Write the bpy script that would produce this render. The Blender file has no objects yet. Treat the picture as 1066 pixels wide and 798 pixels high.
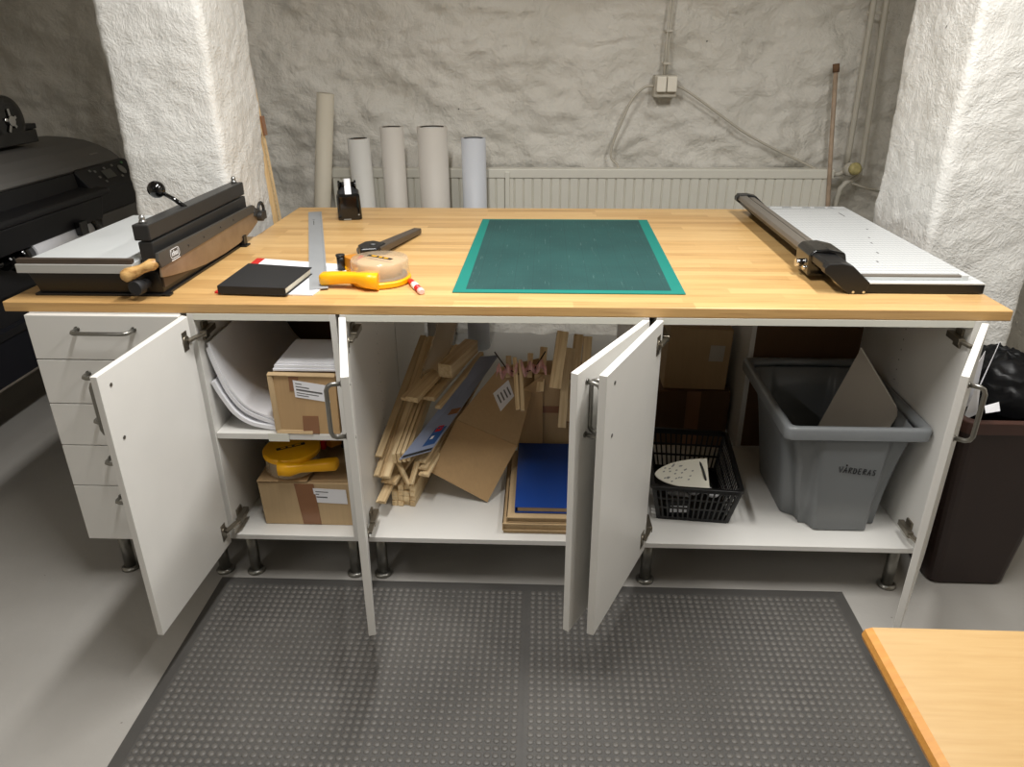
import bpy, bmesh, math, random
from mathutils import Vector, Matrix, noise
random.seed(7)
SC = bpy.context.scene
COL = SC.collection
PI = math.pi
V = Vector

# ------------------------------------------------------------------ materials
def lin(c):
    c = c / 255.0
    return c / 12.92 if c <= 0.04045 else ((c + 0.055) / 1.055) ** 2.4
def rgb(r, g, b): return (lin(r), lin(g), lin(b), 1.0)

class NT:
    def __init__(s, name):
        s.m = bpy.data.materials.new(name); s.m.use_nodes = True
        s.t = s.m.node_tree; s.n = s.t.nodes; s.l = s.t.links
        s.b = s.n['Principled BSDF']
    def new(s, typ, **kw):
        n = s.n.new(typ)
        for k, v in kw.items(): setattr(n, k, v)
        return n
    def link(s, a, b): s.l.new(a, b)
    def coord(s, scale=(1, 1, 1), rot=(0, 0, 0), out='Object'):
        tc = s.new('ShaderNodeTexCoord'); mp = s.new('ShaderNodeMapping')
        mp.inputs['Scale'].default_value = scale; mp.inputs['Rotation'].default_value = rot
        s.link(tc.outputs[out], mp.inputs['Vector']); return mp.outputs['Vector']
    def noise(s, vec, scale, detail=4, rough=0.55, typ='FBM'):
        n = s.new('ShaderNodeTexNoise'); n.noise_type = typ
        n.inputs['Scale'].default_value = scale; n.inputs['Detail'].default_value = detail
        n.inputs['Roughness'].default_value = rough
        s.link(vec, n.inputs['Vector']); return n.outputs[0]
    def ramp(s, fac, stops):
        r = s.new('ShaderNodeValToRGB'); e = r.color_ramp.elements
        while len(e) < len(stops): e.new(0.5)
        for el, (p, c) in zip(e, stops): el.position = p; el.color = c
        s.link(fac, r.inputs['Fac']); return r.outputs['Color']
    def math(s, op, a, b=None, c=None):
        n = s.new('ShaderNodeMath', operation=op)
        for i, x in enumerate((a, b, c)):
            if x is None: continue
            if isinstance(x, (int, float)): n.inputs[i].default_value = x
            else: s.link(x, n.inputs[i])
        return n.outputs[0]
    def mix(s, fac, a, b, blend='MIX'):
        n = s.new('ShaderNodeMix', data_type='RGBA', blend_type=blend)
        for i, x in ((0, fac), (6, a), (7, b)):
            if isinstance(x, (int, float, tuple)): n.inputs[i].default_value = x
            else: s.link(x, n.inputs[i])
        return n.outputs[2]
    def bump(s, h, dist=0.01, strength=1.0):
        n = s.new('ShaderNodeBump'); n.inputs['Distance'].default_value = dist
        n.inputs['Strength'].default_value = strength
        s.link(h, n.inputs['Height']); s.link(n.outputs[0], s.b.inputs['Normal']); return n

def plain(name, col, rough=0.5, metal=0.0, var=0.06, nscale=9.0, bump=0.0, coat=0.0):
    t = NT(name); v = t.coord()
    n = t.noise(v, nscale, 3)
    d = tuple(max(0, c * (1 - var)) for c in col[:3]) + (1,)
    u = tuple(min(1, c * (1 + var)) for c in col[:3]) + (1,)
    t.link(t.ramp(n, [(0.3, d), (0.7, u)]), t.b.inputs['Base Color'])
    t.b.inputs['Roughness'].default_value = rough; t.b.inputs['Metallic'].default_value = metal
    if coat: t.b.inputs['Coat Weight'].default_value = coat
    if bump: t.bump(t.noise(v, nscale * 12, 3), bump)
    return t.m

M = {}
def mats():
    P = plain
    M['white'] = P('white_melamine', rgb(225, 223, 218), 0.38, var=0.015)
    M['cabedge'] = P('white_edge_band', rgb(220, 219, 208), 0.42, var=0.015)
    M['black'] = P('black_plastic', rgb(20, 20, 21), 0.35, var=0.1)
    M['blackmatte'] = P('black_matte', rgb(24, 24, 26), 0.6, var=0.1)
    M['gloss'] = P('black_gloss', rgb(8, 8, 9), 0.12, var=0.05, coat=0.4)
    M['darkmetal'] = P('dark_painted_steel', rgb(52, 51, 50), 0.42, metal=0.35, var=0.06)
    M['bladepaint'] = P('grey_hammered_paint', rgb(78, 75, 70), 0.45, metal=0.3, var=0.05)
    M['steel'] = P('satin_steel', rgb(165, 165, 163), 0.33, metal=0.9, var=0.05)
    M['ruler'] = P('ruler_steel', rgb(168, 171, 174), 0.5, metal=0.3, var=0.04)
    M['handle'] = P('brushed_nickel', rgb(140, 138, 132), 0.35, metal=0.9, var=0.04)
    M['hinge'] = P('hinge_nickel', rgb(135, 128, 115), 0.35, metal=0.85, var=0.1)
    M['chrome'] = P('chrome', rgb(215, 215, 215), 0.12, metal=1.0, var=0.02)
    M['alu'] = P('aluminium_rail', rgb(128, 121, 112), 0.42, metal=0.45, var=0.05)
    M['yellow'] = P('yellow_plastic', rgb(245, 178, 8), 0.38, var=0.04)
    M['orange'] = P('amber_plastic', rgb(200, 130, 35), 0.35, var=0.06)
    M['tan'] = P('tan_tape', rgb(205, 165, 112), 0.4, var=0.06)
    M['grey'] = P('mid_grey_plastic', rgb(105, 107, 108), 0.4, var=0.04)
    M['tub'] = P('grey_tub_plastic', rgb(120, 123, 125), 0.36, var=0.05, nscale=4)
    M['paper'] = P('white_paper', rgb(236, 236, 240), 0.75, var=0.015)
    M['creampaper'] = P('cream_pages', rgb(225, 220, 200), 0.8, var=0.03, nscale=60)
    M['bed'] = P('light_grey_laminate', rgb(205, 208, 208), 0.45, var=0.02)
    M['bededge'] = P('grey_laminate_edge', rgb(178, 177, 172), 0.5, var=0.02)
    M['bronze'] = P('brown_metal_strip', rgb(88, 76, 66), 0.45, metal=0.4, var=0.1)
    M['red'] = P('red_plastic', rgb(205, 35, 30), 0.4, var=0.05)
    M['pinkish'] = P('pale_pink_plastic', rgb(235, 195, 190), 0.4, var=0.05)
    M['darktip'] = P('dark_tip', rgb(60, 40, 38), 0.5)
    M['stapler'] = P('dark_taupe_metal', rgb(86, 76, 66), 0.42, metal=0.25, var=0.05)
    M['printerlid'] = P('charcoal_printer_shell', rgb(108, 106, 103), 0.5, var=0.03)
    M['printerbody'] = P('dark_printer_body', rgb(26, 26, 29), 0.45, var=0.06)
    M['navy'] = P('navy_cloth', rgb(16, 18, 30), 0.85, var=0.12)
    M['screen'] = P('lcd_grey', rgb(88, 90, 86), 0.3, var=0.02)
    M['keygrey'] = P('pale_key_print', rgb(135, 135, 130), 0.5, var=0.02)
    M['greenled'] = P('green_key', rgb(90, 150, 95), 0.4, var=0.02)
    M['radiator'] = P('radiator_enamel', rgb(220, 217, 205), 0.4, var=0.015)
    M['cable'] = P('grey_white_cable', rgb(188, 182, 168), 0.5, var=0.02)
    M['pipe'] = P('painted_pipe', rgb(196, 191, 178), 0.45, var=0.05)
    M['rust'] = P('rusty_copper_pipe', rgb(172, 150, 128), 0.55, metal=0.0, var=0.25, nscale=14)
    M['valveyellow'] = P('yellowed_valve_cap', rgb(188, 176, 120), 0.5, var=0.2, nscale=40)
    M['socket'] = P('white_socket', rgb(232, 226, 212), 0.35, var=0.01)
    M['cardtape'] = P('brown_packing_tape', rgb(140, 98, 68), 0.3, var=0.06)
    M['rollgrey'] = P('grey_white_roll', rgb(214, 212, 206), 0.55, var=0.02, nscale=4)
    M['rollcream'] = P('warm_white_roll', rgb(210, 204, 195), 0.55, var=0.02, nscale=4)
    M['rollblue'] = P('bluish_white_roll', rgb(208, 211, 217), 0.5, var=0.02, nscale=4)
    M['rollbeige'] = P('beige_roll', rgb(212, 204, 186), 0.65, var=0.03, nscale=4)
    M['core'] = P('brown_core', rgb(110, 80, 55), 0.8, var=0.1)
    M['blue'] = P('blue_folder', rgb(18, 62, 138), 0.45, var=0.04)
    M['bluefilm'] = P('blue_grey_print', rgb(146, 157, 184), 0.35, var=0.12, nscale=5)
    M['bluelogo'] = P('print_blue', rgb(50, 90, 150), 0.35, var=0.05)
    M['pink'] = P('pink_ribbon', rgb(226, 178, 172), 0.7, var=0.25, nscale=60)
    M['string'] = P('dark_string', rgb(60, 42, 34), 0.8)
    M['ink'] = P('black_ink', rgb(22, 22, 24), 0.6)
    M['greyink'] = P('grey_print', rgb(95, 95, 95), 0.6)
    M['whiteink'] = P('white_print', rgb(235, 235, 235), 0.6)
    M['bin'] = P('dark_brown_bin', rgb(40, 25, 21), 0.42, var=0.08)
    M['binrim'] = P('brown_bin_rim', rgb(70, 42, 34), 0.4, var=0.08)
    M['bag'] = P('black_bin_bag', rgb(14, 15, 19), 0.42, var=0.2, nscale=20)
    M['soleplate'] = P('cream_soleplate', rgb(222, 218, 200), 0.4, var=0.03)
    M['teal'] = P('teal_mat_border', rgb(10, 122, 110), 0.7, var=0.03)
    M['rack'] = P('black_wire', rgb(14, 14, 15), 0.4)
    M['scrapboard'] = P('pale_mount_board', rgb(190, 182, 170), 0.7, var=0.03)
    M['boardcore'] = P('board_core', rgb(232, 228, 218), 0.7, var=0.02)
    M['ceil'] = P('ceiling_paint', rgb(190, 187, 180), 0.85, var=0.02)

    # butcher-block beech worktop, staves running along X
    t = NT('beech_butcher_block'); v = t.coord()
    br = t.new('ShaderNodeTexBrick'); t.link(v, br.inputs['Vector'])
    br.offset = 0.37; br.offset_frequency = 2; br.squash = 0.72; br.squash_frequency = 3
    br.inputs['Color1'].default_value = (0, 0, 0, 1); br.inputs['Color2'].default_value = (1, 1, 1, 1)
    br.inputs['Mortar'].default_value = (0.2, 0.2, 0.2, 1)
    br.inputs['Scale'].default_value = 1.0; br.inputs['Mortar Size'].default_value = 0.0004
    br.inputs['Brick Width'].default_value = 0.42; br.inputs['Row Height'].default_value = 0.041
    g = t.noise(t.coord((1.6, 38, 38)), 3.0, 5, 0.6)
    g2 = t.noise(t.coord((0.9, 5, 5)), 1.5, 3)
    c = t.ramp(br.outputs['Color'], [(0.0, rgb(168, 124, 70)), (0.5, rgb(206, 163, 102)), (1.0, rgb(221, 182, 122))])
    c = t.mix(0.34, c, t.ramp(g, [(0.36, rgb(160, 116, 70)), (0.5, rgb(208, 167, 106)), (0.75, rgb(224, 186, 127))]))
    c = t.mix(0.22, c, t.ramp(g2, [(0.3, rgb(206, 164, 108)), (0.7, rgb(238, 206, 150))]))
    fk = t.noise(t.coord((1.3, 55, 55)), 2.2, 2, 0.5)
    c = t.mix(t.math('MULTIPLY', t.math('GREATER_THAN', fk, 0.66), 0.32), c, rgb(150, 104, 58))
    t.link(c, t.b.inputs['Base Color']); t.b.inputs['Roughness'].default_value = 0.36
    t.bump(g, 0.0006, 0.5); M['beech'] = t.m

    def wood(name, c0, c1, c2, rough=0.6, sx=1.5, sy=26):
        t = NT(name); oi = t.new('ShaderNodeObjectInfo')
        vec = t.coord((sx, sy, sy)); ad = t.new('ShaderNodeVectorMath', operation='ADD')
        mu = t.new('ShaderNodeVectorMath', operation='SCALE'); mu.inputs[0].default_value = (11, 7, 5)
        t.link(oi.outputs['Random'], mu.inputs['Scale']); t.link(vec, ad.inputs[0]); t.link(mu.outputs[0], ad.inputs[1])
        g = t.noise(ad.outputs[0], 3, 5, 0.6)
        c = t.ramp(g, [(0.3, c0), (0.52, c1), (0.75, c2)])
        hs = t.new('ShaderNodeHueSaturation'); t.link(c, hs.inputs['Color'])
        t.link(t.math('MULTIPLY_ADD', oi.outputs['Random'], 0.32, 0.82), hs.inputs['Value'])
        t.link(hs.outputs[0], t.b.inputs['Base Color']); t.b.inputs['Roughness'].default_value = rough
        t.bump(g, 0.001, 0.4); return t.m
    M['strip'] = wood('bare_pine_moulding', rgb(200, 168, 122), rgb(228, 202, 158), rgb(240, 218, 178))
    M['pine'] = wood('yellow_pine_board', rgb(196, 160, 110), rgb(224, 190, 138), rgb(236, 206, 158), sx=26, sy=1.5)
    M['oldhandle'] = wood('worn_wooden_handle', rgb(140, 98, 52), rgb(200, 158, 98), rgb(222, 184, 124), 0.45, 10, 30)
    M['desk'] = wood('honey_beech_veneer', rgb(200, 162, 106), rgb(206, 169, 113), rgb(211, 176, 121), 0.38, 2.5, 34)
    M['deskedge'] = wood('honey_beech_edge', rgb(206, 142, 62), rgb(214, 150, 68), rgb(222, 160, 76), 0.38, 2.5, 34)
    M['bark'] = wood('steel_blade', rgb(132, 113, 92), rgb(146, 126, 103), rgb(158, 139, 116), 0.36, 14, 4)
    M['bark'].node_tree.nodes['Principled BSDF'].inputs['Metallic'].default_value = 0.55

    # cardboard
    def card(name, col):
        t = NT(name); v = t.coord()
        a = t.noise(v, 5, 4); b = t.noise(t.coord((140, 140, 8)), 1.0, 2)
        d = tuple(c * 0.82 for c in col[:3]) + (1,)
        c = t.mix(0.25, t.ramp(a, [(0.3, d), (0.7, col)]), t.ramp(b, [(0.35, d), (0.65, col)]))
        t.link(c, t.b.inputs['Base Color']); t.b.inputs['Roughness'].default_value = 0.8
        t.bump(b, 0.0006, 0.4); return t.m
    M['card'] = card('brown_cardboard', rgb(188, 158, 118))
    M['cardlight'] = card('light_cardboard', rgb(198, 170, 130))
    M['cardwarm'] = card('warm_cardboard', rgb(190, 156, 112))
    M['hardboard'] = card('brown_hardboard', rgb(104, 76, 50))

    # white lime-washed stone wall
    def stone(name, col, dark, amps):
        """amps: list of (noise type, scale, detail, height)"""
        t = NT(name); v = t.coord(); h = None
        wn = t.new('ShaderNodeTexNoise'); wn.inputs['Scale'].default_value = 5; wn.inputs['Detail'].default_value = 3; t.link(v, wn.inputs['Vector'])
        wv = t.new('ShaderNodeVectorMath', operation='MULTIPLY_ADD'); t.link(wn.outputs[1], wv.inputs[0]); wv.inputs[1].default_value = (.12, .12, .12); t.link(v, wv.inputs[2])
        for typ, sc, de, am in amps:
            x = t.math('MULTIPLY', t.noise(wv.outputs[0], sc, de, 0.58, typ), am); h = x if h is None else t.math('ADD', h, x)
        c = t.ramp(t.noise(v, 2.2, 5, 0.6), [(0.3, dark), (0.62, col)])
        vor = t.new('ShaderNodeTexVoronoi'); t.link(v, vor.inputs['Vector']); vor.inputs['Scale'].default_value = 4.5
        spot = t.math('LESS_THAN', vor.outputs['Distance'], 0.024)
        c = t.mix(t.math('MULTIPLY', spot, 0.85), c, rgb(50, 46, 42))
        t.link(c, t.b.inputs['Base Color']); t.b.inputs['Roughness'].default_value = 0.6
        t.bump(h, 1.0, 1.0); return t.m
    M['wall'] = stone('limewashed_stone_wall', rgb(220, 216, 207), rgb(207, 203, 193), [('RIDGED_MULTIFRACTAL', 5.0, 6, .0065), ('FBM', 14, 6, .018), ('FBM', 55, 4, .005)])
    M['wallleft'] = stone('limewashed_side_wall', rgb(222, 214, 200), rgb(208, 201, 187), [('FBM', 5, 5, .012), ('FBM', 26, 4, .004)])
    M['pillar'] = stone('white_rough_plaster', rgb(224, 223, 219), rgb(216, 215, 210), [('RIDGED_MULTIFRACTAL', 7, 5, .0016), ('FBM', 42, 4, .0042), ('FBM', 110, 3, .0036)])

    # painted concrete floor
    t = NT('grey_painted_floor'); v = t.coord()
    a = t.noise(v, 1.6, 5); b = t.noise(v, 60, 3)
    c = t.ramp(a, [(0.3, rgb(158, 154, 148)), (0.7, rgb(172, 169, 164))])
    vor = t.new('ShaderNodeTexVoronoi'); t.link(v, vor.inputs['Vector']); vor.inputs['Scale'].default_value = 9
    c = t.mix(t.math('MULTIPLY', t.math('LESS_THAN', vor.outputs['Distance'], 0.03), 0.5), c, rgb(92, 86, 80))
    t.link(c, t.b.inputs['Base Color']); t.b.inputs['Roughness'].default_value = 0.42
    t.bump(b, 0.0012, 0.5); M['floor'] = t.m

    # rubber mat
    t = NT('charcoal_rubber'); v = t.coord()
    a = t.noise(v, 3.5, 5); b = t.noise(v, 220, 2)
    t.link(t.ramp(a, [(0.3, rgb(68, 66, 64)), (0.7, rgb(84, 82, 79))]), t.b.inputs['Base Color'])
    t.b.inputs['Roughness'].default_value = 0.52; t.bump(b, 0.0006, 0.5); M['rubber'] = t.m

    M['dome'] = P('lighter_bubble_tops', rgb(93, 90, 86), 0.5, var=0.18, nscale=5)  # bubbles set a little lighter than the mat base
    # dark green cutting surface with faint grid and scratches
    t = NT('green_cutting_surface'); tc = t.new('ShaderNodeTexCoord'); sx = t.new('ShaderNodeSeparateXYZ')
    t.link(tc.outputs['Object'], sx.inputs[0])
    def line(o, step, w):
        f = t.math('FRACT', t.math('DIVIDE', o, step)); return t.math('LESS_THAN', f, w)
    g = t.math('MAXIMUM', line(sx.outputs[0], 0.01, 0.09), line(sx.outputs[1], 0.01, 0.09))
    G = t.math('MAXIMUM', line(sx.outputs[0], 0.05, 0.03), line(sx.outputs[1], 0.05, 0.03))
    n = t.noise(t.coord(), 4, 5)
    c = t.ramp(n, [(0.3, rgb(24, 66, 65)), (0.7, rgb(34, 80, 78))])
    sc = t.noise(t.coord((90, 4, 1), (0, 0, 0.3)), 2, 3, 0.7)
    c = t.mix(t.math('MULTIPLY', t.math('GREATER_THAN', sc, 0.66), 0.2), c, rgb(140, 170, 165))
    c = t.mix(t.math('MULTIPLY', g, 0.12), c, rgb(12, 30, 30)); c = t.mix(t.math('MULTIPLY', G, 0.25), c, rgb(12, 28, 30))
    t.link(c, t.b.inputs['Base Color']); t.b.inputs['Roughness'].default_value = 0.72; M['cutmat'] = t.m

    # cabinet side panel with drilled shelf-pin rows (object space = world offset from the cabinet root at y=0,z=0)
    t = NT('white_panel_with_pin_holes'); tc = t.new('ShaderNodeTexCoord'); sx = t.new('ShaderNodeSeparateXYZ')
    t.link(tc.outputs['Object'], sx.inputs[0])
    fz = t.math('SUBTRACT', t.math('MULTIPLY', t.math('FRACT', t.math('DIVIDE', sx.outputs[2], 0.032)), 0.032), 0.016)
    acc = None
    for yc in (0.037, 0.324, 0.545):
        dy = t.math('SUBTRACT', sx.outputs[1], yc)
        d2 = t.math('ADD', t.math('MULTIPLY', dy, dy), t.math('MULTIPLY', fz, fz))
        h = t.math('LESS_THAN', d2, 0.0024 ** 2)
        acc = h if acc is None else t.math('MAXIMUM', acc, h)
    t.link(t.mix(acc, rgb(225, 223, 218), rgb(95, 92, 86)), t.b.inputs['Base Color'])
    t.b.inputs['Roughness'].default_value = 0.38; M['panel'] = t.m

    # trimmer bed with ruled lines
    t = NT('white_ruled_bed'); tc = t.new('ShaderNodeTexCoord'); sx = t.new('ShaderNodeSeparateXYZ')
    t.link(tc.outputs['Object'], sx.inputs[0])
    g = t.math('MAXIMUM', t.math('LESS_THAN', t.math('FRACT', t.math('DIVIDE', sx.outputs[1], 0.025)), 0.13),
               t.math('LESS_THAN', t.math('FRACT', t.math('DIVIDE', sx.outputs[0], 0.012)), 0.05))
    t.link(t.mix(t.math('MULTIPLY', g, 0.75), rgb(206, 208, 208), rgb(120, 125, 130)), t.b.inputs['Base Color'])
    t.b.inputs['Roughness'].default_value = 0.42; M['ruled'] = t.m

    # clear plastic
    t = NT('clear_plastic'); tr = t.new('ShaderNodeBsdfTransparent'); mx = t.new('ShaderNodeMixShader')
    t.b.inputs['Base Color'].default_value = rgb(225, 205, 175); t.b.inputs['Roughness'].default_value = 0.15
    mx.inputs[0].default_value = 0.42
    t.link(tr.outputs[0], mx.inputs[1]); t.link(t.b.outputs[0], mx.inputs[2])
    t.link(mx.outputs[0], t.n['Material Output'].inputs['Surface']); M['clear'] = t.m
mats()

# ------------------------------------------------------------------ mesh builder
class MB:
    def __init__(s): s.bm = bmesh.new()
    def face(s, pts):
        vs = [s.bm.verts.new(p) for p in pts]
        return s.bm.faces.new(vs)
    def box(s, x0, x1, y0, y1, z0, z1):
        return s.hexa([(x0, y0, z0), (x1, y0, z0), (x1, y1, z0), (x0, y1, z0)], [(x0, y0, z1), (x1, y0, z1), (x1, y1, z1), (x0, y1, z1)])
    def hexa(s, lo, hi):
        a = [s.bm.verts.new(p) for p in lo]; b = [s.bm.verts.new(p) for p in hi]; n = len(a)
        s.bm.faces.new(a[::-1]); s.bm.faces.new(b)
        for i in range(n): s.bm.faces.new((a[i], a[(i + 1) % n], b[(i + 1) % n], b[i]))
        return s
    def poly(s, pts, vec):
        v = V(vec); return s.hexa([V(p) for p in pts], [V(p) + v for p in pts])
    def bar(s, p0, p1, w, h, up=(0, 0, 1)):
        p0, p1 = V(p0), V(p1); d = (p1 - p0).normalized(); sd = d.cross(V(up))
        if sd.length < 1e-5: sd = V((1, 0, 0))
        sd.normalize(); u = sd.cross(d)
        q = lambda p: [p - sd * w / 2 - u * h / 2, p + sd * w / 2 - u * h / 2, p + sd * w / 2 + u * h / 2, p - sd * w / 2 + u * h / 2]
        return s.hexa(q(p0), q(p1))
    def cyl(s, p0, p1, r0, r1=None, n=20, cap=True):
        return s.tube([p0, p1], [r0, r0 if r1 is None else r1], n, cap)
    def tube(s, pts, r, n=10, cap=True):
        pts = [V(p) for p in pts]; rs = r if isinstance(r, (list, tuple)) else [r] * len(pts)
        rings = []; prev = None
        for i, p in enumerate(pts):
            d = (pts[min(i + 1, len(pts) - 1)] - pts[max(i - 1, 0)]).normalized()
            if prev is None:
                a = V((0, 0, 1)) if abs(d.z) < 0.9 else V((1, 0, 0))
                x = d.cross(a).normalized()
            else:
                x = (prev - d * prev.dot(d)).normalized()
            prev = x; y = d.cross(x)
            rings.append([s.bm.verts.new(p + (x * math.cos(2 * PI * k / n) + y * math.sin(2 * PI * k / n)) * rs[i]) for k in range(n)])
        for a, b in zip(rings, rings[1:]):
            for k in range(n): s.bm.faces.new((a[k], a[(k + 1) % n], b[(k + 1) % n], b[k])).smooth = True
        if cap:
            s.bm.faces.new(rings[0][::-1]); s.bm.faces.new(rings[-1])
        return s
    def loft(s, rings, close=True, cap0=True, cap1=True, smooth=False):
        R = [[s.bm.verts.new(p) for p in r] for r in rings]; n = len(R[0])
        for a, b in zip(R, R[1:]):
            for k in range(n if close else n - 1):
                s.bm.faces.new((a[k], a[(k + 1) % n], b[(k + 1) % n], b[k])).smooth = smooth
        if cap0: s.bm.faces.new(R[0][::-1])
        if cap1: s.bm.faces.new(R[-1])
        return s
    def lathe(s, prof, c, axis=(0, 0, 1), n=24, cap0=True, cap1=True):
        ax = V(axis).normalized(); a = V((1, 0, 0)) if abs(ax.x) < 0.9 else V((0, 1, 0))
        x = ax.cross(a).normalized(); y = ax.cross(x); c = V(c)
        return s.loft([[c + ax * h + (x * math.cos(2 * PI * k / n) + y * math.sin(2 * PI * k / n)) * r for k in range(n)] for r, h in prof], True, cap0, cap1, True)
    def ball(s, c, r, sx=1, sy=1, sz=1, n=20):
        m = Matrix.Translation(V(c)) @ Matrix.Diagonal((r * sx, r * sy, r * sz, 1))
        res = bmesh.ops.create_uvsphere(s.bm, u_segments=n, v_segments=n // 2 + 2, radius=1, matrix=m)
        for v in res['verts']:
            for f in v.link_faces: f.smooth = True
        return s
    def build(s, name, mat, parent=None, bevel=0.0, seg=2, off=None, solid=0.0):
        bm = s.bm
        bmesh.ops.recalc_face_normals(bm, faces=bm.faces)
        base = V((0, 0, 0))
        if off is not None: base = V(off)
        elif parent is not None:
            r = parent
            while r.parent: r = r.parent
            base = V(r.location) if r.get('_world') else V((0, 0, 0))
        if base.length: bmesh.ops.translate(bm, verts=bm.verts, vec=-base)
        me = bpy.data.meshes.new(name); bm.to_mesh(me); bm.free()
        o = bpy.data.objects.new(name, me); COL.objects.link(o)
        me.materials.append(M[mat] if isinstance(mat, str) else mat)
        if parent is not None: o.parent = parent
        elif off is not None: o.location = base
        if solid:
            sm = o.modifiers.new('solid', 'SOLIDIFY'); sm.thickness = solid; sm.offset = 0
        if bevel:
            b = o.modifiers.new('bevel', 'BEVEL'); b.width = bevel; b.segments = seg; b.limit_method = 'ANGLE'; b.angle_limit = math.radians(40)
            b.harden_normals = False
        return o

def thing(name, label, cat, loc=(0, 0, 0), group=None, world=True):
    o = bpy.data.objects.new(name, None); COL.objects.link(o)
    o.location = loc; o.empty_display_size = 0.05; o['_world'] = 1 if world else 0
    return tag(o, label, cat, group)
def tag(o, label, cat, group=None):
    o['label'] = label; o['category'] = cat
    if group: o['group'] = group
    return o
def struct(o): o['kind'] = 'structure'; return o
def text(name, s, mat, parent, size, mtx, extrude=0.0004, shear=0.0):
    cu = bpy.data.curves.new(name, 'FONT'); cu.body = s; cu.size = size; cu.extrude = extrude; cu.shear = shear
    cu.align_x = 'CENTER'; cu.align_y = 'CENTER'
    o = bpy.data.objects.new(name, cu); COL.objects.link(o); cu.materials.append(M[mat])
    bpy.context.view_layer.update()
    me = bpy.data.meshes.new_from_object(o.evaluated_get(bpy.context.evaluated_depsgraph_get()))
    me.name = name; bpy.data.objects.remove(o); q = bpy.data.objects.new(name, me); COL.objects.link(q)
    if not me.materials: me.materials.append(M[mat])
    q.parent = parent; q.matrix_local = mtx; return q
def rows(u, r, n=4):  # rounded rectangle helper
    pass
def rrect(cx, cy, hx, hy, r, n=5):
    out = []
    for sx, sy, a0 in ((1, 1, 0), (-1, 1, 90), (-1, -1, 180), (1, -1, 270)):
        for k in range(n + 1):
            a = math.radians(a0 + 90 * k / n)
            out.append((cx + sx * (hx - r) + r * math.cos(a), cy + sy * (hy - r) + r * math.sin(a)))
    return out

ZB, ZT, TT = 0.159, 0.859, 0.886      # carcass bottom, carcass top, worktop top
WY = 2.17                              # back wall

# ------------------------------------------------------------------ the setting
def fb(p, o=4): return noise.fractal(V(p), 0.9, 2.0, o, noise_basis='PERLIN_ORIGINAL')
def grid_wall(name, fn, us, vs, mat):
    b = MB(); R = [[b.bm.verts.new(fn(u, v)) for u in us] for v in vs]
    for i in range(len(vs) - 1):
        for j in range(len(us) - 1):
            b.bm.faces.new((R[i][j], R[i][j + 1], R[i + 1][j + 1], R[i + 1][j])).smooth = True
    return struct(b.build(name, mat))
def frange(a, b, st):
    n = max(1, int(round((b - a) / st))); return [a + (b - a) * i / n for i in range(n + 1)]

b = MB(); b.face([(-1.7, -6.2, 0), (3.7, -6.2, 0), (3.7, 2.35, 0), (-1.7, 2.35, 0)]); struct(b.build('floor', 'floor'))
b = MB(); b.box(-1.8, 3.8, -6.3, 2.4, 2.46, 2.5); struct(b.build('ceiling', 'ceil'))

def back_fn(x, z):
    q = V((x, 0, z))
    h = 0.045 * fb((x * 1.5, 3, z * 2.0), 3) + 0.024 * fb((x * 4.2 + 5, 1, z * 6.5), 4)
    rd = 1 - abs(noise.noise(V((x * 3.1 + 20, 7, z * 5 + 0.8 * x))))
    h += 0.018 * (rd ** 6) * (0.4 + 0.6 * noise.noise(V((x * 2, 2, z * 2))))
    h += 0.010 * fb((x * 14, 4, z * 20), 3)
    if z < 0.93: h += 0.02 * max(0, math.sin((z - 0.0) * 9)) * 0.3
    if z < 0.13: h += 0.035 * (1 - z / 0.13)
    def crack(x0, z0, x1, z1, d=0.02, w=0.009):
        if min(x0, x1) - 0.03 < x < max(x0, x1) + 0.03:
            k = min(1, max(0, (x - x0) / (x1 - x0))); zz = z0 + (z1 - z0) * k + 0.012 * noise.noise(V((x * 14, 0, z0 * 5)))
            return -d * math.exp(-((z - zz) / w) ** 2)
        return 0
    h += crack(1.50, 1.462, 1.74, 1.49, 0.03) + crack(0.98, 1.42, 1.12, 1.46, 0.015) + crack(2.75, 0.93, 3.1, 0.88, 0.02)
    h += crack(1.62, 0.95, 2.0, 1.10, 0.012) + crack(0.75, 1.62, 1.9, 1.58, 0.01, 0.012)
    return (x, WY + 0.01 - h, z)
grid_wall('wall_back', back_fn, frange(-1.6, 3.6, 0.016), frange(0, 2.5, 0.016), 'wall')
def left_fn(y, z):
    h = 0.02 * fb((y * 1.3, 9, z * 1.6), 3) + 0.006 * fb((y * 7, 5, z * 7), 3)
    return (-1.45 + h, y, z)
grid_wall('wall_left', left_fn, frange(-6.2, 2.3, 0.05), frange(0, 2.5, 0.05), 'wallleft')
def right_fn(y, z):
    h = 0.02 * fb((y * 1.3, 19, z * 1.6), 3) + 0.012 * fb((y * 7, 15, z * 7), 3)
    return (3.45 - h, y, z)
grid_wall('wall_right', right_fn, frange(-6.2, 2.3, 0.05), frange(0, 2.5, 0.04), 'wall')
b = MB(); b.box(-1.7, 3.7, -6.3, -6.2, 0, 2.5); struct(b.build('wall_front', 'wallleft'))

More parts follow.
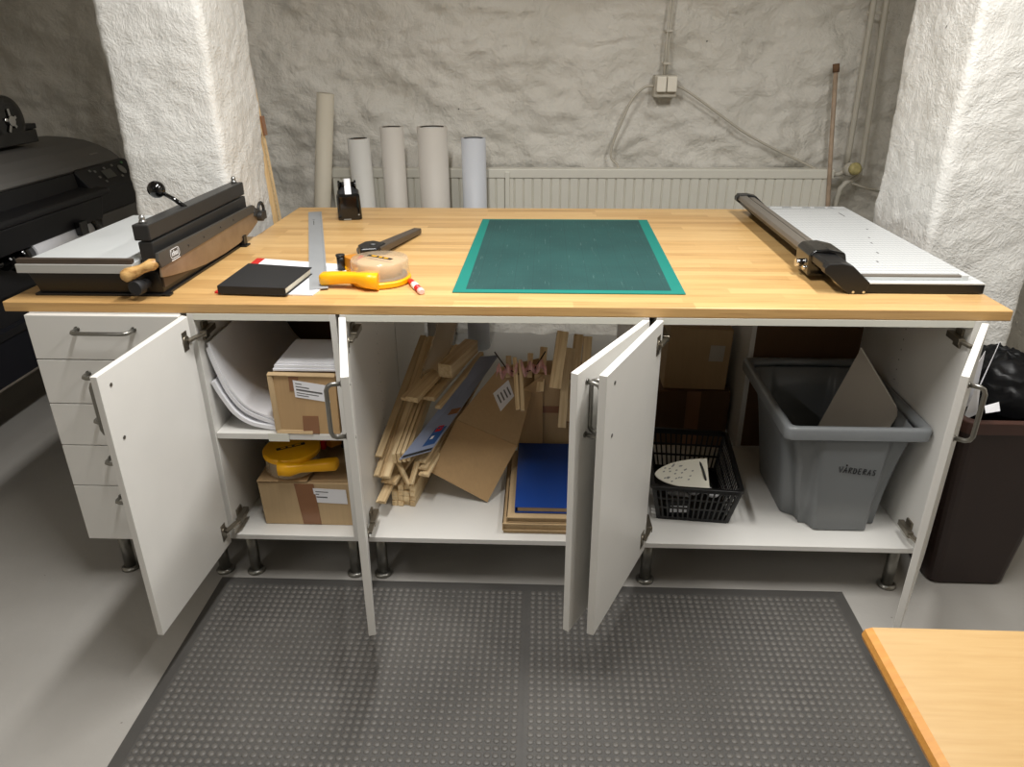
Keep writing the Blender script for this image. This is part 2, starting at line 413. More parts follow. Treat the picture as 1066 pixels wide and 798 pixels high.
def pillar(name, x0, x1, y0, y1, seed):
    b = MB(); cx, cy = (x0 + x1) / 2, (y0 + y1) / 2
    per = []
    N = 26
    base = rrect(cx, cy, (x1 - x0) / 2, (y1 - y0) / 2, 0.022, 4)
    # resample the outline
    pts = []
    for i in range(len(base)):
        a, c = V(base[i] + (0,)), V(base[(i + 1) % len(base)] + (0,))
        k = max(1, int((c - a).length / 0.011))
        for j in range(k): pts.append(a.lerp(c, j / k))
    R = []
    for z in frange(0, 2.48, 0.011):
        ring = []
        for i, p in enumerate(pts):
            t = (pts[(i + 1) % len(pts)] - pts[i - 1]).normalized(); nrm = V((t.y, -t.x, 0))
            q = V((p.x + seed, p.y, z))
            h = 0.007 * noise.noise(q * 3) + 0.005 * noise.noise(q * 9)
            h += 0.0030 * fb(q * 24, 3) + 0.0025 * (1 - abs(noise.noise(q * 13))) ** 4
            ring.append(b.bm.verts.new((p.x + nrm.x * h, p.y + nrm.y * h, z)))
        R.append(ring)
    n = len(pts)
    for a, c in zip(R, R[1:]):
        for k in range(n): b.bm.faces.new((a[k], a[(k + 1) % n], c[(k + 1) % n], c[k])).smooth = True
    return struct(b.build(name, 'pillar'))
pillar('pillar', -0.080, 0.257, 0.75, 1.14, 0.0)
pillar('pillar.001', 2.535, 2.87, 0.60, 1.04, 40.0)

# ------------------------------------------------------------------ worktop
b = MB()
b.poly([(-.064, 0, ZT), (2.469, 0, ZT), (2.469, 1.22, ZT), (.335, 1.22, ZT), (.335, .72, ZT), (-.064, .72, ZT)], (0, 0, TT - ZT))
tag(b.build('worktop', 'beech', bevel=0.003, seg=3), 'long beech butcher block worktop lying across all the white cabinets', 'worktop')

# ------------------------------------------------------------------ cabinets
def leg(root, x, y):
    b = MB(); b.cyl((x, y, 0.012), (x, y, ZB), 0.0165, n=20); b.lathe([(0.027, 0), (0.027, 0.006), (0.019, 0.012)], (x, y, 0), n=24)
    return b.build('leg', 'handle', root)
def handle(parent, a, c, out, standoff=0.034, r=0.0052):
    a, c, out = V(a), V(c), V(out).normalized(); d = (c - a).normalized()
    p = [a, a + out * (standoff - 0.012), a + out * (standoff - 0.004) + d * 0.004, a + out * standoff + d * 0.013]
    q = [c + out * standoff - d * 0.013, c + out * (standoff - 0.004) - d * 0.004, c + out * (standoff - 0.012), c]
    b = MB(); b.tube(p + q, r, 12); b.cyl(a, a + out * 0.003, 0.0075, n=14); b.cyl(c, c + out * 0.003, 0.0075, n=14)
    return b.build('handle', 'handle', parent)
def carcass(root, x0, x1, y0=0.0, y1=0.58, back=False, backmat='hardboard', backy=None):
    th = 0.016
    for xa in (x0, x1 - th):
        b = MB(); b.box(xa, xa + th, y0, y1, ZB, ZT); b.build('side_panel', 'panel', root, 0.0008)
    b = MB(); b.box(x0 + th, x1 - th, y0, y1, ZB, ZB + 0.016); b.build('bottom_panel', 'white', root, 0.0008)
    b = MB(); b.box(x0 + th, x1 - th, y0, y0 + 0.09, ZT - 0.018, ZT); b.build('top_rail', 'cabedge', root, 0.0008)
    b = MB(); b.box(x0 + th, x1 - th, y1 - 0.09, y1, ZT - 0.018, ZT); b.build('top_rail', 'cabedge', root, 0.0008)
    if back:
        by = y0 if backy is None else backy
        b = MB(); b.box(x0 + th, x1 - th, by, by + 0.004, ZB + 0.016, ZT - 0.018); b.build('back_panel', backmat, root)
def door(root, hin, hout, fin, fout, hinges_panel_x, hz=(0.80, 0.215)):
    """a door leaf from its plan corners: hinge/free edge, inner/outer face"""
    hin, hout, fin, fout = [V(p + (0,)) for p in (hin, hout, fin, fout)]
    b = MB(); z0, z1 = ZB, ZT - 0.003
    q = [hin, fin, fout, hout]
    b.hexa([p + V((0, 0, z0)) for p in q], [p + V((0, 0, z1)) for p in q])
    d = b.build('door', 'white', root, 0.0012)
    u = (fin - hin).normalized(); n_out = (hout - hin); n_out -= u * n_out.dot(u); n_out.normalize()
    L = (fout - hout).length
    # handle on the outer face near the free edge
    hb = hout + u * (L - 0.045)
    handle(d, hb + V((0, 0, 0.822)), hb + V((0, 0, 0.694)), n_out)
    b = MB()
    ib = hin + u * (L - 0.045)
    for z in (0.822, 0.694):
        b = MB(); b.cyl(ib + V((0, 0, z)), ib + V((0, 0, z)) - n_out * 0.0012, 0.0045, n=12); b.build('screw_cap', 'handle', d)
    for z in hz:
        b = MB(); c = hin + u * 0.03 + V((0, 0, z)); n_in = -n_out
        up = V((0, 0, 1))
        b.poly([c - u * .011 - up * .026, c + u * .013 - up * .026, c + u * .013 + up * .026, c - u * .011 + up * .026], n_in * 0.0015)
        b.cyl(c, c + n_in * 0.004, 0.0145, n=18)
        s = 1 if hinges_panel_x > 0 else -1
        px = abs(hinges_panel_x)
        w0 = V((px + s * 0.008, 0.02, z)); w1 = V((px + s * 0.008, 0.085, z))
        b.bar(c + n_in * 0.005, V((px + s * 0.014, 0.012, z)), 0.014, 0.007)
        b.bar(V((px + s * 0.014, 0.008, z)), V((px + s * 0.012, 0.075, z)), 0.016, 0.016)
        b.bar(V((px + s * 0.003, 0.03, z - 0.001)), V((px + s * 0.003, 0.062, z - 0.001)), 0.006, 0.05)
        b.build('hinge', 'hinge', d, 0.001, 1)
    return d

# drawer unit
dr = thing('drawer_cabinet', 'white five-drawer unit at the far end of the row, beside the printer', 'cabinet', (0.2, 0.28, 0))
b = MB(); th = 0.016
b.box(0, th, 0, .58, ZB, ZT); b.box(.397 - th, .397, 0, .58, ZB, ZT); b.box(th, .397 - th, 0, .58, ZB, ZB + th); b.box(th, .397 - th, .568, .58, ZB + th, ZT); b.box(th, .397 - th, 0, .568, ZT - th, ZT)
b.build('body', 'white', dr)
zs = [ZB + 0.002, 0.346, 0.477, 0.605, 0.734, ZT - 0.001]
for i in range(5):
    b = MB(); b.box(-0.003, .399, -.018, -.0005, zs[i] + 0.0015, zs[i + 1] - 0.0015)
    f = b.build('drawer', 'white', dr, 0.0012)
    zc = zs[i + 1] - (0.038 if i else 0.034)
    handle(f, (0.128, -.018, zc), (0.277, -.018, zc), (0, -1, 0))
for x in (.05, .35):
    for y in (.055, .52): leg(dr, x, y)

# cabinet with one shelf (stationery)
c1 = thing('base_cabinet', 'narrow white base cabinet with one shelf of paper and boxes, door swung open', 'cabinet', (0.605, 0.28, 0), 'white base cabinets in the front row')
carcass(c1, .413, .798)
b = MB(); b.box(.430, .781, .004, .56, .493, .511); sh = b.build('shelf', 'white', c1, 0.001)
b = MB(); b.box(.575, .632, .001, .0035, .489, .513); b.build('edge_patch', 'cabedge', sh)
door(c1, (.4215, -.014), (.404, -.006), (.400, -.394), (.3845, -.393), .429)
for x in (.448, .76):
    for y in (.055, .52): leg(c1, x, y)

c2 = thing('base_cabinet', 'wide white base cabinet filled with wood strips and cardboard, both doors open', 'cabinet', (1.2, 0.28, 0), 'white base cabinets in the front row')
carcass(c2, .808, 1.59)
door(c2, (.826, -.008), (.808, -.008), (.924, -.373), (.907, -.378), .824)
door(c2, (1.573, -.006), (1.590, -.010), (1.384, -.337), (1.398, -.347), -1.574)
for x in (.845, 1.555):
    for y in (.055, .52): leg(c2, x, y)
c3 = thing('base_cabinet', 'wide white base cabinet holding the grey tub and black basket, both doors open', 'cabinet', (2.0, 0.28, 0), 'white base cabinets in the front row')
carcass(c3, 1.608, 2.40)
door(c3, (1.6245, -.009), (1.607, -.006), (1.4585, -.356), (1.442, -.349), 1.624)
door(c3, (2.398, -.004), (2.414, -.008), (2.187, -.327), (2.200, -.336), -2.384)
for x in (1.645, 2.365):
    for y in (.055, .52): leg(c3, x, y)
# rear row
for nm, x0, x1, lab in (('rear', .43, .826, 'white cabinet backing onto the paper shelf cabinet, behind it under the worktop'),
                        ('rear', 2.02, 2.40, 'white cabinet behind the grey tub with brown hardboard back')):
    r = thing('rear_cabinet', lab, 'cabinet', ((x0 + x1) / 2, .88, 0), 'cabinets in the back row')
    for xa in (x0, x1 - .016):
        b = MB(); b.box(xa, xa + .016, .582, 1.16, ZB, ZT); b.build('side_panel', 'panel', r)
    b = MB(); b.box(x0 + .016, x1 - .016, .582, 1.16, ZB, ZB + .016); b.build('bottom_panel', 'white', r)
    b = MB(); b.box(x0 + .016, x1 - .016, .584, .588, ZB + .016, ZT); b.build('back_panel', 'hardboard', r)
    b = MB(); b.box(x0 + .001, x1 - .001, 1.161, 1.178, ZB, ZT - .002); b.build('door', 'white', r)
    for x in (x0 + .04, x1 - .04):
        for y in (.64, 1.11): leg(r, x, y)

# ------------------------------------------------------------------ floor mat
mt = thing('floor_mat', 'charcoal rubber anti-fatigue mat with raised bubbles on the floor before the cabinets', 'mat', (1.29, -.33, 0))
x0, x1, y0, y1 = .354, 2.222, -.69, .018
b = MB(); e = 0.036
def ring(z, d): return [(x0 + d, y0 + d, z), (x1 - d, y0 + d, z), (x1 - d, y1 - d, z), (x0 + d, y1 - d, z)]
b.loft([ring(0.0005, 0), ring(0.002, 0.0005), ring(0.010, e)], True, True, True)
b.box(1.2865, 1.2895, y0 + e, y1 - e, 0.009, 0.0112)
b.build('mat_base', 'rubber', mt)
b = MB()
nx, ny = int((x1 - x0 - 2 * e) / 0.0197), int((y1 - y0 - 2 * e) / 0.0197)
prof = [(0.0085, 0.0), (0.0075, 0.0016), (0.0050, 0.0027), (0.0, 0.0032)]
bmv, bmf = b.bm.verts, b.bm.faces
for i in range(nx):
    for j in range(ny):
        cx = x0 + e + 0.012 + i * 0.0197; cy = y0 + e + 0.012 + j * 0.0197
        if abs(cx - 1.288) < 0.003: continue
        last = None
        for r, h in prof[:-1]:
            rg = [bmv.new((cx + r * math.cos(2 * PI * k / 8), cy + r * math.sin(2 * PI * k / 8), 0.0098 + h)) for k in range(8)]
            if last:
                for k in range(8): bmf.new((last[k], last[(k + 1) % 8], rg[(k + 1) % 8], rg[k])).smooth = True
            last = rg
        top = bmv.new((cx, cy, 0.0098 + 0.0032))
        for k in range(8): bmf.new((last[k], last[(k + 1) % 8], top)).smooth = True
d = b.build('bubble_surface', 'dome', mt); d['kind'] = 'stuff'

# ------------------------------------------------------------------ near desk
nd = thing('desk', 'honey-coloured beech desk corner near the camera, beside the rubber mat', 'table', (2.5, -1.3, 0))
b = MB(); b.box(1.800, 3.2, -1.72, -.920, .694, .72); b.build('desk_top', 'desk', nd, 0.0)
b = MB(); pr = [(1.800, .694), (1.790, .698), (1.787, .707), (1.790, .716), (1.800, .72)]
b.loft([[(x, y, z) for x, z in pr] for y in (-1.72, -.920)], True, True, True, False); b.build('edge_trim', 'deskedge', nd)
for x in (1.9, 3.1):
    for y in (-1.63, -1.05):
        b = MB(); b.box(x - .025, x + .025, y - .025, y + .025, 0, .694); b.build('leg', 'handle', nd, .003)

# ------------------------------------------------------------------ guillotine
g = thing('paper_guillotine', 'heavy black paper guillotine with grey bed and wooden-handled blade on worktop end', 'paper cutter', (.17, .33, TT))
b = MB()
b.hexa([(0.005, .06, TT + .006), (.335, .06, TT + .006), (.335, .60, TT + .006), (.005, .60, TT + .006)],
       [(-.012, .05, .953), (.335, .05, .953), (.335, .60, .953), (-.012, .60, .953)])
b.box(-.008, .352, .052, .075, TT, TT + .007); b.box(-.008, .352, .58, .60, TT, TT + .007); b.box(.330, .342, .052, .60, TT, TT + .008)
b.build('base', 'black', g, .002)
b = MB(); b.box(-.024, .281, .030, .62, .953, .976); b.build('bed', 'bededge', g, .001)
b = MB(); b.box(-.018, .281, .042, .62, .9765, .9775); b.build('bed_top', 'bed', g)
b = MB(); b.box(-.021, .279, .034, .050, .976, .989); b.build('front_fence', 'bronze', g, .001)
b = MB(); b.box(.284, .327, .062, .707, 1.030, 1.071); b.build('clamp_bar', 'darkmetal', g, .003)
b = MB(); b.box(.289, .327, .066, .707, .955, 1.026); b.build('lower_bar', 'darkmetal', g, .003)
for y in (.085, .69):
    b = MB(); b.cyl((.303, y, 1.071), (.303, y, 1.078), .009, n=16); b.ball((.303, y, 1.083), .0075, sz=1.25, n=14); b.build('bolt', 'steel', g)
b = MB(); b.tube([(.318, .30, 1.068), (.285, .30, 1.092), (.250, .30, 1.113)], .0060, 12); b.ball((.243, .30, 1.117), .0240, n=24); b.build('clamp_lever', 'gloss', g)
def blade_pts(lst, x): return [(x, y, z) for y, z in lst]
holder = [(.036, 1.006), (.030, .985), (.040, .966), (.703, .973), (.712, .990), (.69, .999)]
b = MB(); b.poly(blade_pts(holder, .345), (.009, 0, 0)); bh = b.build('blade_holder', 'bladepaint', g, .0015)
edge = [(.040, .968), (.036, .943), (.08, .934), (.134, .926), (.22, .914), (.293, .907), (.42, .903), (.55, .905), (.65, .917), (.72, .934), (.748, .950), (.703, .974)]
b = MB(); b.poly(blade_pts(edge, .346), (.005, 0, 0)); b.build('blade', 'bark', g, .0008)
b = MB()
for y, z in ((.20, .985), (.30, .984), (.42, .985), (.52, .986)): b.cyl((.354, y, z), (.3555, y, z), .0028, n=10)
b.build('rivet', 'darkmetal', bh)
# emblem: rounded outline with lettering
b = MB()
em = rrect(.118, .986, .026, .0125, .010, 5); inn = rrect(.118, .986, .0245, .011, .009, 5)
R0 = [(.3543, y, z) for y, z in em]; R1 = [(.3548, y, z) for y, z in em]; R2 = [(.3548, y, z) for y, z in inn]; R3 = [(.3543, y, z) for y, z in inn]
b.loft([R0, R1, R2, R3], True, False, False)
b.box(.3543, .3547, .094, .142, .9685, .9705)
b.build('emblem', 'whiteink', bh)
mt4 = Matrix(((0, 0, 1, .3543 - .17), (1, 0, 0, .118 - .33), (0, 1, 0, .986 - TT), (0, 0, 0, 1)))
text('emblem_lettering', 'ideal', 'whiteink', bh, .021, mt4, .0003, .15)
# wooden handle, hinge ring, side clamp knob, cut-edge rail, feet
b = MB(); p0, p1 = V((.348, .040, .983)), V((.258, .012, .948))
prof = [(0.0, .006), (.05, .0105), (.18, .0155), (.32, .013), (.45, .0118), (.62, .0145), (.82, .0178), (.94, .0150), (1.0, .006)]
b.tube([p0.lerp(p1, t) for t, r in prof], [r for t, r in prof], 18); b.build('wooden_grip', 'oldhandle', g)
b = MB(); b.cyl((.30, .06, .922), (.295, .028, .922), .013, n=20); b.cyl((.294, .030, .9215), (.289, .006, .9215), .0195, n=24); b.build('clamp_knob', 'blackmatte', g, .002)
b = MB(); b.cyl((.330, .735, .952), (.368, .735, .952), .016, n=18); b.bar((.344, .70, .975), (.344, .76, .945), .022, .03)
b.tube([(.352 , .765 + .024 * math.cos(a), .968 + .024 * math.sin(a)) for a in [math.radians(200 - 25 * k) for k in range(10)]], .0055, 8)
b.box(.340, .36, .768, .79, .935, .962); b.build('blade_hinge', 'darkmetal', g, .001)
b = MB(); b.poly([(.3355, .06, .945), (.341, .06, .945), (.341, .60, .945), (.3355, .60, .945)], (0, 0, -.036)); b.build('cutting_rail', 'bronze', g)
b = MB(); b.box(.328, .355, .575, .60, TT + .001, TT + .035); b.box(.322, .362, .57, .606, TT, TT + .006); b.build('foot', 'black', g, .001)

# ------------------------------------------------------------------ things on the worktop, left part
pd = thing('writing_pad', 'white pad with a red edge lying under the black notebook', 'pad', (.60, .24, TT))
b = MB(); b.poly([(.476, .080, TT + .0005), (.724, .068, TT + .0005), (.765, .352, TT + .0005), (.476, .418, TT + .0005)], (0, 0, .0035)); b.build('sheets', 'paper', pd)
b = MB(); b.poly([(.458, .083, TT + .0005), (.476, .080, TT + .0005), (.476, .418, TT + .0005), (.450, .424, TT + .0005)], (0, 0, .004)); b.build('red_edge', 'red', pd)
nb = thing('notebook', 'black hardcover notebook lying closed on the white red-edged pad', 'book', (.565, .17, TT + .005))
zb = TT + .0045
cov = [(.474, .068), (.659, .054), (.672, .250), (.476, .288)]
b = MB(); b.poly([(x, y, zb) for x, y in cov], (0, 0, .0028)); b.poly([(x, y, zb + .0185) for x, y in cov], (0, 0, .0028))
b.poly([(.474, .068, zb), (.479, .0676, zb), (.481, .2875, zb), (.476, .288, zb)], (0, 0, .021))
b.poly([(.474, .068, zb), (.6585, .0545, zb), (.6585, .0572, zb), (.476, .071, zb)], (0, 0, .021))
b.build('cover', 'blackmatte', nb, .001)
b = MB(); b.poly([(.481, .074, zb + .003), (.655, .0605, zb + .003), (.667, .246, zb + .003), (.482, .282, zb + .003)], (0, 0, .0153)); b.build('pages', 'creampaper', nb)

ru = thing('steel_ruler', 'long flat steel ruler lying on the worktop, partly over the white pad', 'ruler', (.58, .6, TT + .005))
p0, p1 = V((.728, .112, TT + .006)), V((.428, 1.122, TT + .0015)); d = (p1 - p0).normalized()
b = MB(); b.bar(p0, p1, .050, .0018); b.build('blade', 'ruler', ru, .0004)
b = MB(); sd = d.cross(V((0, 0, 1))).normalized()
for k in range(100):
    q = p0 + d * (0.02 + k * .01) + sd * (.025 - .004) + V((0, 0, .0010)); w = .008 if k % 5 == 0 else .005
    b.bar(q - sd * w / 2, q + sd * w / 2 * 0.2, .0008, .0003)
b.build('graduation', 'greyink', ru)
b = MB(); q = p0 + d * .90; b.cyl(q - sd * .006, q - sd * .006 + V((0, 0, .0012)), .004, n=14); b.bar(q - d * .02 - sd * .006 + V((0, 0, .001)), q - d * .09 - sd * .006 + V((0, 0, .001)), .003, .0004); b.build('marking', 'greyink', ru)

def tape_gun(label, loc, rz, flip, group='yellow tape guns'):
    r = thing('tape_gun', label, 'tape gun', loc, group, world=False)
    r.rotation_euler = (PI if flip else 0, 0, rz)
    # yellow backing disc with the grip and the head arm
    b = MB(); n = 40
    out = [(.083 * math.cos(2 * PI * k / n), .083 * math.sin(2 * PI * k / n)) for k in range(n)]
    b.loft([[(x * .96, y * .96, 0) for x, y in out], [(x, y, .004) for x, y in out], [(x, y, .014) for x, y in out], [(x * .97, y * .97, .017) for x, y in out]], smooth=False)
    b.build('backing_disc', 'yellow', r, .001)
    b = MB()
    rings = []
    for t, (x, y, w, z0, z1) in enumerate([(.012, -.070, .032, .0, .046), (-.022, -.074, .028, .006, .046), (-.05, -.066, .0175, .014, .042), (-.085, -.060, .0175, .012, .042), (-.12, -.057, .019, .008, .041), (-.146, -.056, .0185, .005, .039), (-.152, -.056, .013, .010, .034)]):
        zc, hz = (z0 + z1) / 2, (z1 - z0) / 2
        rings.append([(x, y + w * c, zc + hz * s) for c, s in [(math.copysign(abs(math.cos(a)) ** .55, math.cos(a)), math.copysign(abs(math.sin(a)) ** .55, math.sin(a))) for a in [2 * PI * k / 16 for k in range(16)]]])
    b.loft(rings, smooth=True); b.build('grip', 'yellow', r)
    b = MB(); b.poly([(-.055, .052, .002), (-.02, .078, .002), (-.095, .132, .002), (-.13, .098, .002)], (0, 0, .012)); b.build('head_arm', 'yellow', r, .002)
    b = MB(); b.poly([(-.098, .070, .012), (-.062, .094, .012), (-.098, .132, .012), (-.134, .108, .012)], (0, 0, .030)); b.build('tape_head', 'orange', r, .002)
    b = MB(); b.cyl((-.134, .094, .006), (-.134, .094, .048), .011, n=18); b.cyl((-.134, .094, .044), (-.134, .094, .049), .013, n=18); b.build('roller', 'black', r)
    b = MB(); b.box(-.078, -.066, .066, .10, .012, .046); b.build('guide', 'red', r, .001)
    b = MB(); b.lathe([(.074, .017), (.074, .021)], (0, 0, 0), n=36); b.build('inner_plate', 'grey', r)
    b = MB(); b.lathe([(.060, .022), (.060, .058)], (0, 0, 0), n=36); b.build('tape_roll', 'tan', r)
    b = MB(); b.lathe([(.079, .018), (.079, .060), (.076, .066), (.0, .066)], (0, 0, 0), n=40, cap0=False, cap1=False); b.build('clear_cover', 'clear', r)
    for z, nm in ((.0668, 'label'), (-.0006, 'label')):
        b = MB(); b.bar((-.034, .022, z), (.038, -.020, z), .013, .001); lb = b.build(nm, 'ink', r)
        b = MB(); dd = (V((.038, -.020, 0)) - V((-.034, .022, 0)))
        for a0, a1 in ((.14, .36), (.46, .60), (.68, .84)):
            q0 = V((-.034, .022, z)) + dd * a0; q1 = V((-.034, .022, z)) + dd * a1; b.bar(q0, q1, .007, .0016)
        b.build('lettering', 'yellow', lb)
    return r
tape_gun('yellow tape gun with clear cover lying on the worktop over the ruler end', (.876, .205, TT + .001), 0.0, False)

st = thing('hand_tool', 'long dark grey flat-armed tool with bulky black head behind the yellow tape gun', 'tool', (.81, .6, TT))
b = MB(); a0, a1 = V((.806, .455, 0)), V((.888, .765, 0)); d = (a1 - a0).normalized(); sd = V((d.y, -d.x, 0))
b.hexa([a0 - sd * .021 + V((0, 0, TT + .012)), a0 + sd * .024 + V((0, 0, TT + .012)), a1 + sd * .017 + V((0, 0, TT + .004)), a1 - sd * .012 + V((0, 0, TT + .004))],
       [a0 - sd * .021 + V((0, 0, TT + .034)), a0 + sd * .024 + V((0, 0, TT + .034)), a1 + sd * .017 + V((0, 0, TT + .022)), a1 - sd * .012 + V((0, 0, TT + .022))])
b.hexa([a0 - sd * .008 + V((0, 0, TT)), a0 + sd * .008 + V((0, 0, TT)), a1 + sd * .008 + V((0, 0, TT)), a1 - sd * .008 + V((0, 0, TT))],
       [a0 - sd * .008 + V((0, 0, TT + .013)), a0 + sd * .008 + V((0, 0, TT + .013)), a1 + sd * .008 + V((0, 0, TT + .006)), a1 - sd * .008 + V((0, 0, TT + .006))])
b.build('arm', 'stapler', st, .003)
b = MB(); hd = [(.752, .470), (.772, .415), (.822, .43), (.835, .50), (.79, .53), (.762, .515)]
b.poly([(x, y, TT) for x, y in hd], (0, 0, .036)); b.build('head', 'black', st, .006, 3)
b = MB(); b.cyl((.757, .462, TT + .018), (.762, .47, TT + .018), .012, n=16); b.cyl((.80, .47, TT + .036), (.80, .47, TT + .038), .007, n=14); b.build('pivot', 'grey', st)

pn = thing('marker', 'short red marker with white patch and dark tip beside the yellow tape gun', 'pen', (.98, .14, TT))
p0, p1 = V((.953, .200, TT + .008)), V((1.008, .085, TT + .008))
b = MB(); L = lambda t: p0.lerp(p1, t)
b.tube([L(.1), L(.2), L(.9)], [.005, .0085, .009], 14); b.build('barrel', 'red', pn)
b = MB(); b.tube([L(0), L(.1)], [.0025, .005], 12); b.build('tip', 'darktip', pn)
b = MB(); b.tube([L(.88), L(.97), L(1.0)], [.0094, .0094, .006], 14); b.build('end_cap', 'pinkish', pn)
b = MB(); b.tube([L(.42), L(.66)], [.0093, .0095], 14); b.build('patch', 'whiteink', pn)

td = thing('tape_dispenser', 'black desktop tape dispenser with white tape standing at the back of the worktop', 'tape dispenser', (.588, 1.04, TT)); td.rotation_euler.z = .24; td.location.x = .588
b = MB()
def rr(z, cx, cy, hx, hy, r): return [(x, y, z) for x, y in rrect(cx, cy, hx, hy, r, 3)]
b.loft([rr(TT, .588, 1.035, .0425, .055, .012), rr(TT + .004, .588, 1.035, .0445, .057, .014), rr(TT + .085, .587, 1.035, .0425, .052, .012), rr(TT + .094, .587, 1.038, .040, .047, .012)])
b.build('body', 'gloss', td, .002)
b = MB(); b.loft([rr(TT + .094, .587, 1.045, .039, .040, .008), rr(TT + .112, .586, 1.055, .022, .026, .008)]); b.build('shoulder', 'blackmatte', td, .002)
b = MB(); b.cyl((.556, 1.05, TT + .118), (.616, 1.05, TT + .118), .012, n=20); b.cyl((.552, 1.05, TT + .118), (.560, 1.05, TT + .118), .017, n=20); b.cyl((.612, 1.05, TT + .118), (.619, 1.05, TT + .118), .017, n=20); b.build('spindle', 'gloss', td)
b = MB(); b.cyl((.576, 1.045, TT + .112), (.599, 1.045, TT + .112), .030, n=28); b.build('tape_roll', 'paper', td)
b = MB(); b.poly([(.577, .990, TT + .088), (.600, .990, TT + .088), (.599, 1.018, TT + .118), (.576, 1.018, TT + .118)], (0, -.002, .002)); b.build('tape_end', 'paper', td)
b = MB(); b.box(.565, .592, .9765, .978, TT + .002, TT + .006); b.box(.618, .624, .9765, .978, TT + .018, TT + .022); b.build('sticker', 'keygrey', td)

# cutting mat
cm = thing('cutting_mat', 'green self-healing cutting mat with teal borders lying mid worktop', 'mat', (1.395, .55, TT))
c = [V(p + (TT + .0005,)) for p in ((1.085, .104), (1.695, .104), (1.706, .999), (1.096, .999))]
b = MB(); b.poly(c, (0, 0, .003)); b.build('border', 'teal', cm, .0008)
def bil(u, v): return (c[0] * (1 - u) + c[1] * u) * (1 - v) + (c[3] * (1 - u) + c[2] * u) * v
b = MB(); b.poly([bil(u, v) + V((0, 0, .0031)) for u, v in ((.055, .028), (.945, .028), (.945, .985), (.045, .985))], (0, 0, .0003)); b.build('grid_surface', 'cutmat', cm)

# ------------------------------------------------------------------ rotary trimmer
tr = thing('rotary_trimmer', 'white ruled rotary paper trimmer with dark rail at the worktop end by pillar', 'paper cutter', (2.28, .62, TT))
b = MB(); b.box(2.125, 2.462, .128, 1.125, TT + .002, TT + .026); b.build('base', 'black', tr, .002)
b = MB(); b.box(2.14, 2.462, .150, 1.128, TT + .0262, TT + .0292); bd = b.build('ruled_bed', 'ruled', tr, .0006)
b = MB(); b.box(2.14, 2.462, .128, .150, TT + .0262, TT + .0290); b.build('bed_front', 'bed', tr)
b = MB(); b.box(2.160, 2.425, .155, .172, TT + .029, TT + .042); b.build('fence', 'alu', tr, .0015)
b = MB(); b.box(2.162, 2.424, .153, .156, TT + .030, TT + .037); b.box(2.412, 2.428, .151, .175, TT + .029, TT + .0435); b.build('fence_trim', 'bed', tr)
b = MB()
for xa, w in ((2.16, .02), (2.225, .035), (2.30, .03), (2.345, .04), (2.395, .02)):
    for dy in (0, .007): b.box(xa, xa + w, 1.100 + dy, 1.104 + dy, TT + .0292, TT + .0296)
for x, y, l in ((2.40, .95, .06), (2.36, .62, .012), (2.34, .55, .012), (2.31, .43, .014), (2.27, .33, .014), (2.40, .74, .012)): b.box(x, x + .004, y, y + l, TT + .0292, TT + .0296)
b.box(2.15, 2.455, 1.072, 1.0745, TT + .0292, TT + .0295)
b.build('printed_marking', 'greyink', bd)
RZ = TT + .068
b = MB()
b.loft([[(x, y, z) for x, z in ((2.052, RZ - .008), (2.056, RZ + .006), (2.083, RZ + .008), (2.086, RZ - .010))] for y in (.235, 1.09)], True)
b.build('guide_rail', 'alu', tr, .002)
b = MB(); b.loft([[(x, y, z) for x, z in ((2.093, RZ - .012), (2.093, RZ + .003), (2.113, RZ + .002), (2.115, RZ - .012))] for y in (.235, 1.09)], True); b.build('guide_rail', 'alu', tr, .002)
b = MB(); b.box(2.060, 2.108, .235, 1.09, RZ - .022, RZ - .010); b.box(2.105, 2.135, .235, 1.09, RZ - .040, RZ - .022); b.build('rail_core', 'black', tr, .001)
def endcap(y0, y1, nm):
    q = [(2.118, TT), (2.160, TT), (2.168, TT + .030), (2.118, RZ + .006), (2.090, RZ + .012), (2.056, RZ + .011), (2.047, RZ + .001), (2.047, RZ - .012), (2.062, RZ - .022)]
    b = MB(); b.loft([[(x, y, z) for x, z in q] for y in (y0, y1)], True); return b.build(nm, 'black', tr, .002)
endcap(.122, .150, 'end_cap'); endcap(1.088, 1.125, 'end_cap')
b = MB(); b.loft([[(x, y, z) for x, z in ((2.050, RZ - .012), (2.050, RZ + .006), (2.058, RZ + .011), (2.118, RZ + .006), (2.122, RZ - .02))] for y in (.148, .24)], True); b.build('rail_stop', 'black', tr, .002)
b = MB(); b.loft([[(x, y, z) for x, z in ((2.046, TT + .014), (2.044, RZ + .004), (2.056, RZ + .017), (2.095, RZ + .020), (2.140, RZ + .010), (2.148, RZ - .02), (2.142, TT + .032), (2.10, TT + .032), (2.10, TT + .014))] for y in (.238, .352)], True); ca = b.build('cutter_carriage', 'gloss', tr, .006, 3)
b = MB(); b.cyl((2.046, .30, TT + .036), (2.030, .30, TT + .036), .011, n=16); b.cyl((2.05, .262, TT + .032), (2.038, .262, TT + .032), .006, n=12); b.build('knob', 'chrome', ca)
b = MB()
for x in (2.128, 2.155): b.cyl((x, .1235, TT + .006), (x, .121, TT + .006), .0035, n=10)
b.build('screw', 'chrome', tr)

